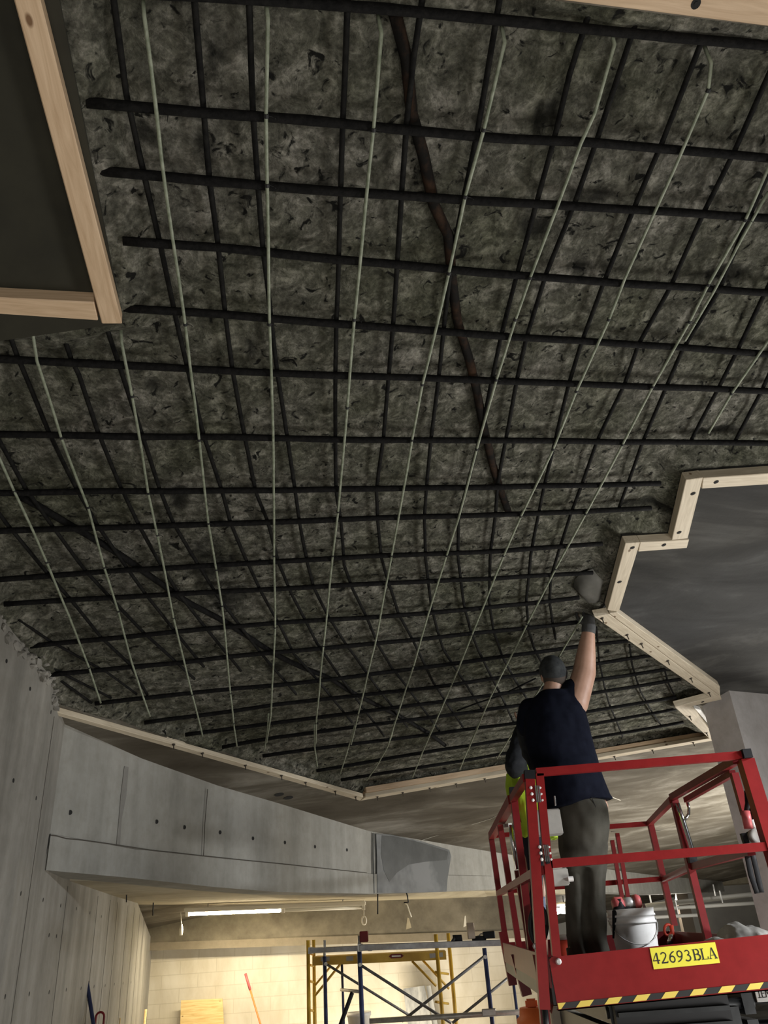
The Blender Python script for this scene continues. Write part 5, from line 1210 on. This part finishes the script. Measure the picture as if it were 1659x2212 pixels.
bm = new(); add_bar(bm, P(1262, 2176, Yk + 0.9) + Vector((0, -0.01, 0)), P(1322, 2196, Yk + 0.9) + Vector((0, -0.01, 0)), 0.02, 0.03); link('trim_strip', bm, 'boot', cr)
# parked car, rear towards the viewer
YC = 10.6; zf = floor_z(YC); xl = P(1574, 2170, YC).x; xr_ = xl + 1.8
car = thing('car', ((xl + xr_) / 2, YC + 2.2, zf), 'dark blue parked car with a white plate behind the lift', 'car')
def sec(y, half, zlow, zmid, ztop, top_half):
    c_ = (xl + xr_) / 2; pts = [(-half * 0.94, zlow), (half * 0.94, zlow), (half, zmid * 0.55 + zlow * 0.45), (half * 0.98, zmid), (top_half, ztop), (-top_half, ztop), (-half * 0.98, zmid), (-half, zmid * 0.55 + zlow * 0.45)]
    return [Vector((c_ + x, y, zf + z)) for x, z in pts]
def skin_secs(secs, b=0.03):
    bm = new(); rr = [[bm.verts.new(p) for p in s] for s in secs]
    for a, c_ in zip(rr, rr[1:]):
        n = len(a)
        for k in range(n): bm.faces.new((a[k], a[(k + 1) % n], c_[(k + 1) % n], c_[k]))
    bm.faces.new(rr[0]); bm.faces.new(rr[-1]); bev(bm, b, 3); return bm
link('body', skin_secs([sec(YC + 0.08, 0.80, 0.25, 0.80, 1.0, 0.66), sec(YC + 0.45, 0.9, 0.2, 0.86, 1.06, 0.70), sec(YC + 1.0, 0.91, 0.2, 0.88, 1.08, 0.72), sec(YC + 3.0, 0.91, 0.2, 0.84, 1.02, 0.74), sec(YC + 4.3, 0.82, 0.25, 0.70, 0.82, 0.62)]), 'carpaint', car, True)
link('cabin', skin_secs([sec(YC + 0.6, 0.68, 1.0, 1.02, 1.06, 0.66), sec(YC + 1.25, 0.68, 1.0, 1.2, 1.42, 0.54), sec(YC + 2.4, 0.69, 1.0, 1.2, 1.44, 0.55), sec(YC + 3.1, 0.70, 0.98, 1.0, 1.03, 0.64)], 0.02), 'glass', car, True)
bm = new(); add_bar(bm, ((xl + 0.06), YC + 0.06, zf + 0.50), ((xr_ - 0.06), YC + 0.06, zf + 0.50), 0.16, 0.22); bev(bm, 0.05, 3); bp = link('bumper', bm, 'carpaint', car, True)
bm = new(); add_bar(bm, (xl + 0.2, YC - 0.025, zf + 0.57), (xr_ - 0.2, YC - 0.025, zf + 0.57), 0.012, 0.02); link('chrome_strip', bm, 'chrome', bp)
for s in (xl + 0.20, xr_ - 0.20):
    bm = new(); add_ell(bm, (s, YC + 0.10, zf + 0.74), (0.17, 0.06, 0.075)); link('tail_light', bm, 'taillight', car, True)
for x in (xl + 0.12, xr_ - 0.12):
    for y in (YC + 0.9, YC + 3.5):
        bm = new(); add_lathe(bm, Vector((x - 0.1, y, zf + 0.31)), [(0.2, 0.0), (0.31, 0), (0.31, 0.2), (0.2, 0.2)], 24, Vector((1, 0, 0))); link('wheel', bm, 'rubber', car, True)
pq = P(1640, 2146, YC - 0.06); qq = P(1700, 2140, YC - 0.06); ex = Vector((1, 0, 0)); ey = Vector((0, 0, 1))
lo = P(1636, 2165, YC - 0.05); 
bm = new(); add_box(bm, (lo.x, YC - 0.055, lo.z), (lo.x + 0.31, YC - 0.04, lo.z + 0.16)); bev(bm, 0.004); npl = link('licence_plate', bm, 'plate', car)
npl['label'] = 'white licence plate beginning 1EMT'
lettering('1EMT', Vector((lo.x + 0.015, YC - 0.0553, lo.z + 0.04)), ex, ey, 0.085, 0.048, car, nm='plate_lettering')
bm = new(); add_box(bm, (lo.x - 0.03, YC - 0.045, lo.z - 0.02), (lo.x + 0.34, YC + 0.2, lo.z + 0.19)); link('plate_recess', bm, 'black', car)
# far right: conduits under the slab, pipes, dark post, work light
def pipe_run(lab, a, b, Y, r):
    bm = new(); add_tube(bm, dens([P(*a, Y), P(*b, Y)], 0.6), r, 10); o = tag(link('conduit', bm, 'pipe', None, True), lab, 'pipe', 'white conduits under the far slab')
    for t in (0.25, 0.7):
        q = P(*a, Y).lerp(P(*b, Y), t); bm = new(); add_tube(bm, [q, q + Vector((0, 0, 0.25))], 0.015, 6); link('hanger', bm, 'galv', o)
pipe_run('upper white conduit under the far slab at the right', (1330, 1965), (1640, 1930), 17.5, 0.05)
pipe_run('middle white conduit under the far slab at the right', (1380, 1966), (1640, 1950), 17.0, 0.035)
pipe_run('lowest thin white conduit under the far slab at the right', (1340, 1985), (1520, 1976), 16.5, 0.03)
q = P(1487, 2010, 18.5); tag(link('steel_post', box((q.x - 0.12, 18.4, -0.62), (q.x + 0.12, 18.6, 2.0)), 'boot'), 'dark steel post standing far behind the lift', 'post')
Yw = 15.0; q = P(1213, 1966, Yw)
wl_ = thing('work_light', tuple(q + Vector((0, 0, 0.3))), 'bright bare work light glowing behind the worker in trousers', 'light')
bm = new(); add_ell(bm, P(1203, 1968, Yw), (0.07, 0.05, 0.05)); add_ell(bm, P(1220, 1966, Yw), (0.12, 0.05, 0.06)); link('lamp', bm, 'worklamp', wl_, True)
bm = new(); add_tube(bm, [P(1218, 1962, Yw), P(1216, 1935, Yw)], 0.01, 6); link('flex', bm, 'cable', wl_)
bm = new(); add_lathe(bm, P(1213, 1958, Yw), [(0.2, 0), (0.12, 0.05), (0.03, 0.07)], 20); link('reflector', bm, 'fix', wl_, True)
tag(link('ceiling', box((2.3, 12.9, 1.98), (9, 21.6, 2.15)), 'soffit'), 'far low slab seen through the lift rails', None, None, 'structure') if False else None
bm = new(); add_prism(bm, [Vector((1.3, 12.96, 2.0)), Vector((3.0, 14.6, 2.0)), Vector((7.0, 19.8, 2.0)), Vector((13.4, 21.5, 2.0)), Vector((1.3, 21.5, 2.0))], Vector((0, 0, 0.15)))
tag(link('ceiling', bm, 'lowslab'), 'far low slab beyond the concrete band', None, None, 'structure')

# ------------------------------------------------------------------ light
def area(name, loc, target, size, sy, power, color):
    l = bpy.data.lights.new(name, 'AREA'); l.shape = 'RECTANGLE'; l.size = size; l.size_y = sy; l.energy = power; l.color = color
    o = bpy.data.objects.new(name, l); COL.objects.link(o); o.location = loc
    o.rotation_euler = (Vector(target) - Vector(loc)).to_track_quat('-Z', 'Y').to_euler(); return o
def point(name, loc, power, color, r=0.05):
    l = bpy.data.lights.new(name, 'POINT'); l.energy = power; l.color = color; l.shadow_soft_size = r
    o = bpy.data.objects.new(name, l); COL.objects.link(o); o.location = loc; return o
warm = (1.0, 0.86, 0.60)
fA, fB = P(405, 1978, 11.4), P(600, 1972, 11.4)
area('tube_and_fill', (fA + fB) / 2 - Vector((0, 0, 0.03)), (fA + fB) / 2 - Vector((0, 0, 1)), 1.2, 0.05, 58, warm)
area('wall_fill', Vector((-0.4, 11.3, -0.35)), Vector((-0.4, 12.7, 0.7)), 1.4, 0.3, 58, (1.0, 0.88, 0.66))  # added below view to brighten the foot of the block wall
area('far_fill', Vector((4.5, 18.5, 1.8)), Vector((4.5, 17, 0)), 2.4, 0.2, 160, (1, 0.93, 0.80))  # unseen fill brightening the far room behind the lift
area('far_fill', Vector((6.4, 10.6, 0.4)), Vector((3.2, 11.3, 3.0)), 1.5, 0.8, 440, (1, 0.96, 0.88))  # added unseen fill that lifts the far right soffit
point('work_bulb', P(1213, 1966, Yw - 0.2), 25, (1, 0.95, 0.85), 0.08)
area('tube_and_fill', Vector((4.9, 3.6, 3.2)), Vector((1.5, 5.6, 1.3)), 1.2, 0.15, 42, (0.93, 0.96, 1.0)).data.spread = math.radians(75)  # added unseen fill aimed at the lift interior and bucket
# added upward fills in place of floor bounce, all out of frame
area('low_fill', Vector((3.8, 3.6, 0.3)), Vector((0.8, 5.0, 3.4)), 2.2, 1.2, 150, (1.0, 0.98, 0.94))
area('low_fill', Vector((-0.6, 7.6, -0.05)), Vector((-0.4, 7.0, 3.0)), 1.6, 0.8, 4, (1.0, 0.92, 0.78))
area('low_fill', Vector((0.3, -0.6, 0.3)), Vector((0.0, 3.5, 3.0)), 2.4, 1.5, 85, (1.0, 0.95, 0.87))
w = bpy.data.worlds.new('world'); SC.world = w; w.use_nodes = True
w.node_tree.nodes['Background'].inputs[0].default_value = (0.6, 0.62, 0.65, 1); w.node_tree.nodes['Background'].inputs[1].default_value = 0.02
SC.view_settings.view_transform = 'Standard'; SC.view_settings.look = 'None'; SC.view_settings.gamma = 1; SC.view_settings.exposure = 0.0
SC.cycles.use_denoising = True
try: SC.cycles.denoiser = 'OPENIMAGEDENOISE'
except Exception: pass
SC.cycles.max_bounces = 6; SC.cycles.sample_clamp_indirect = 4
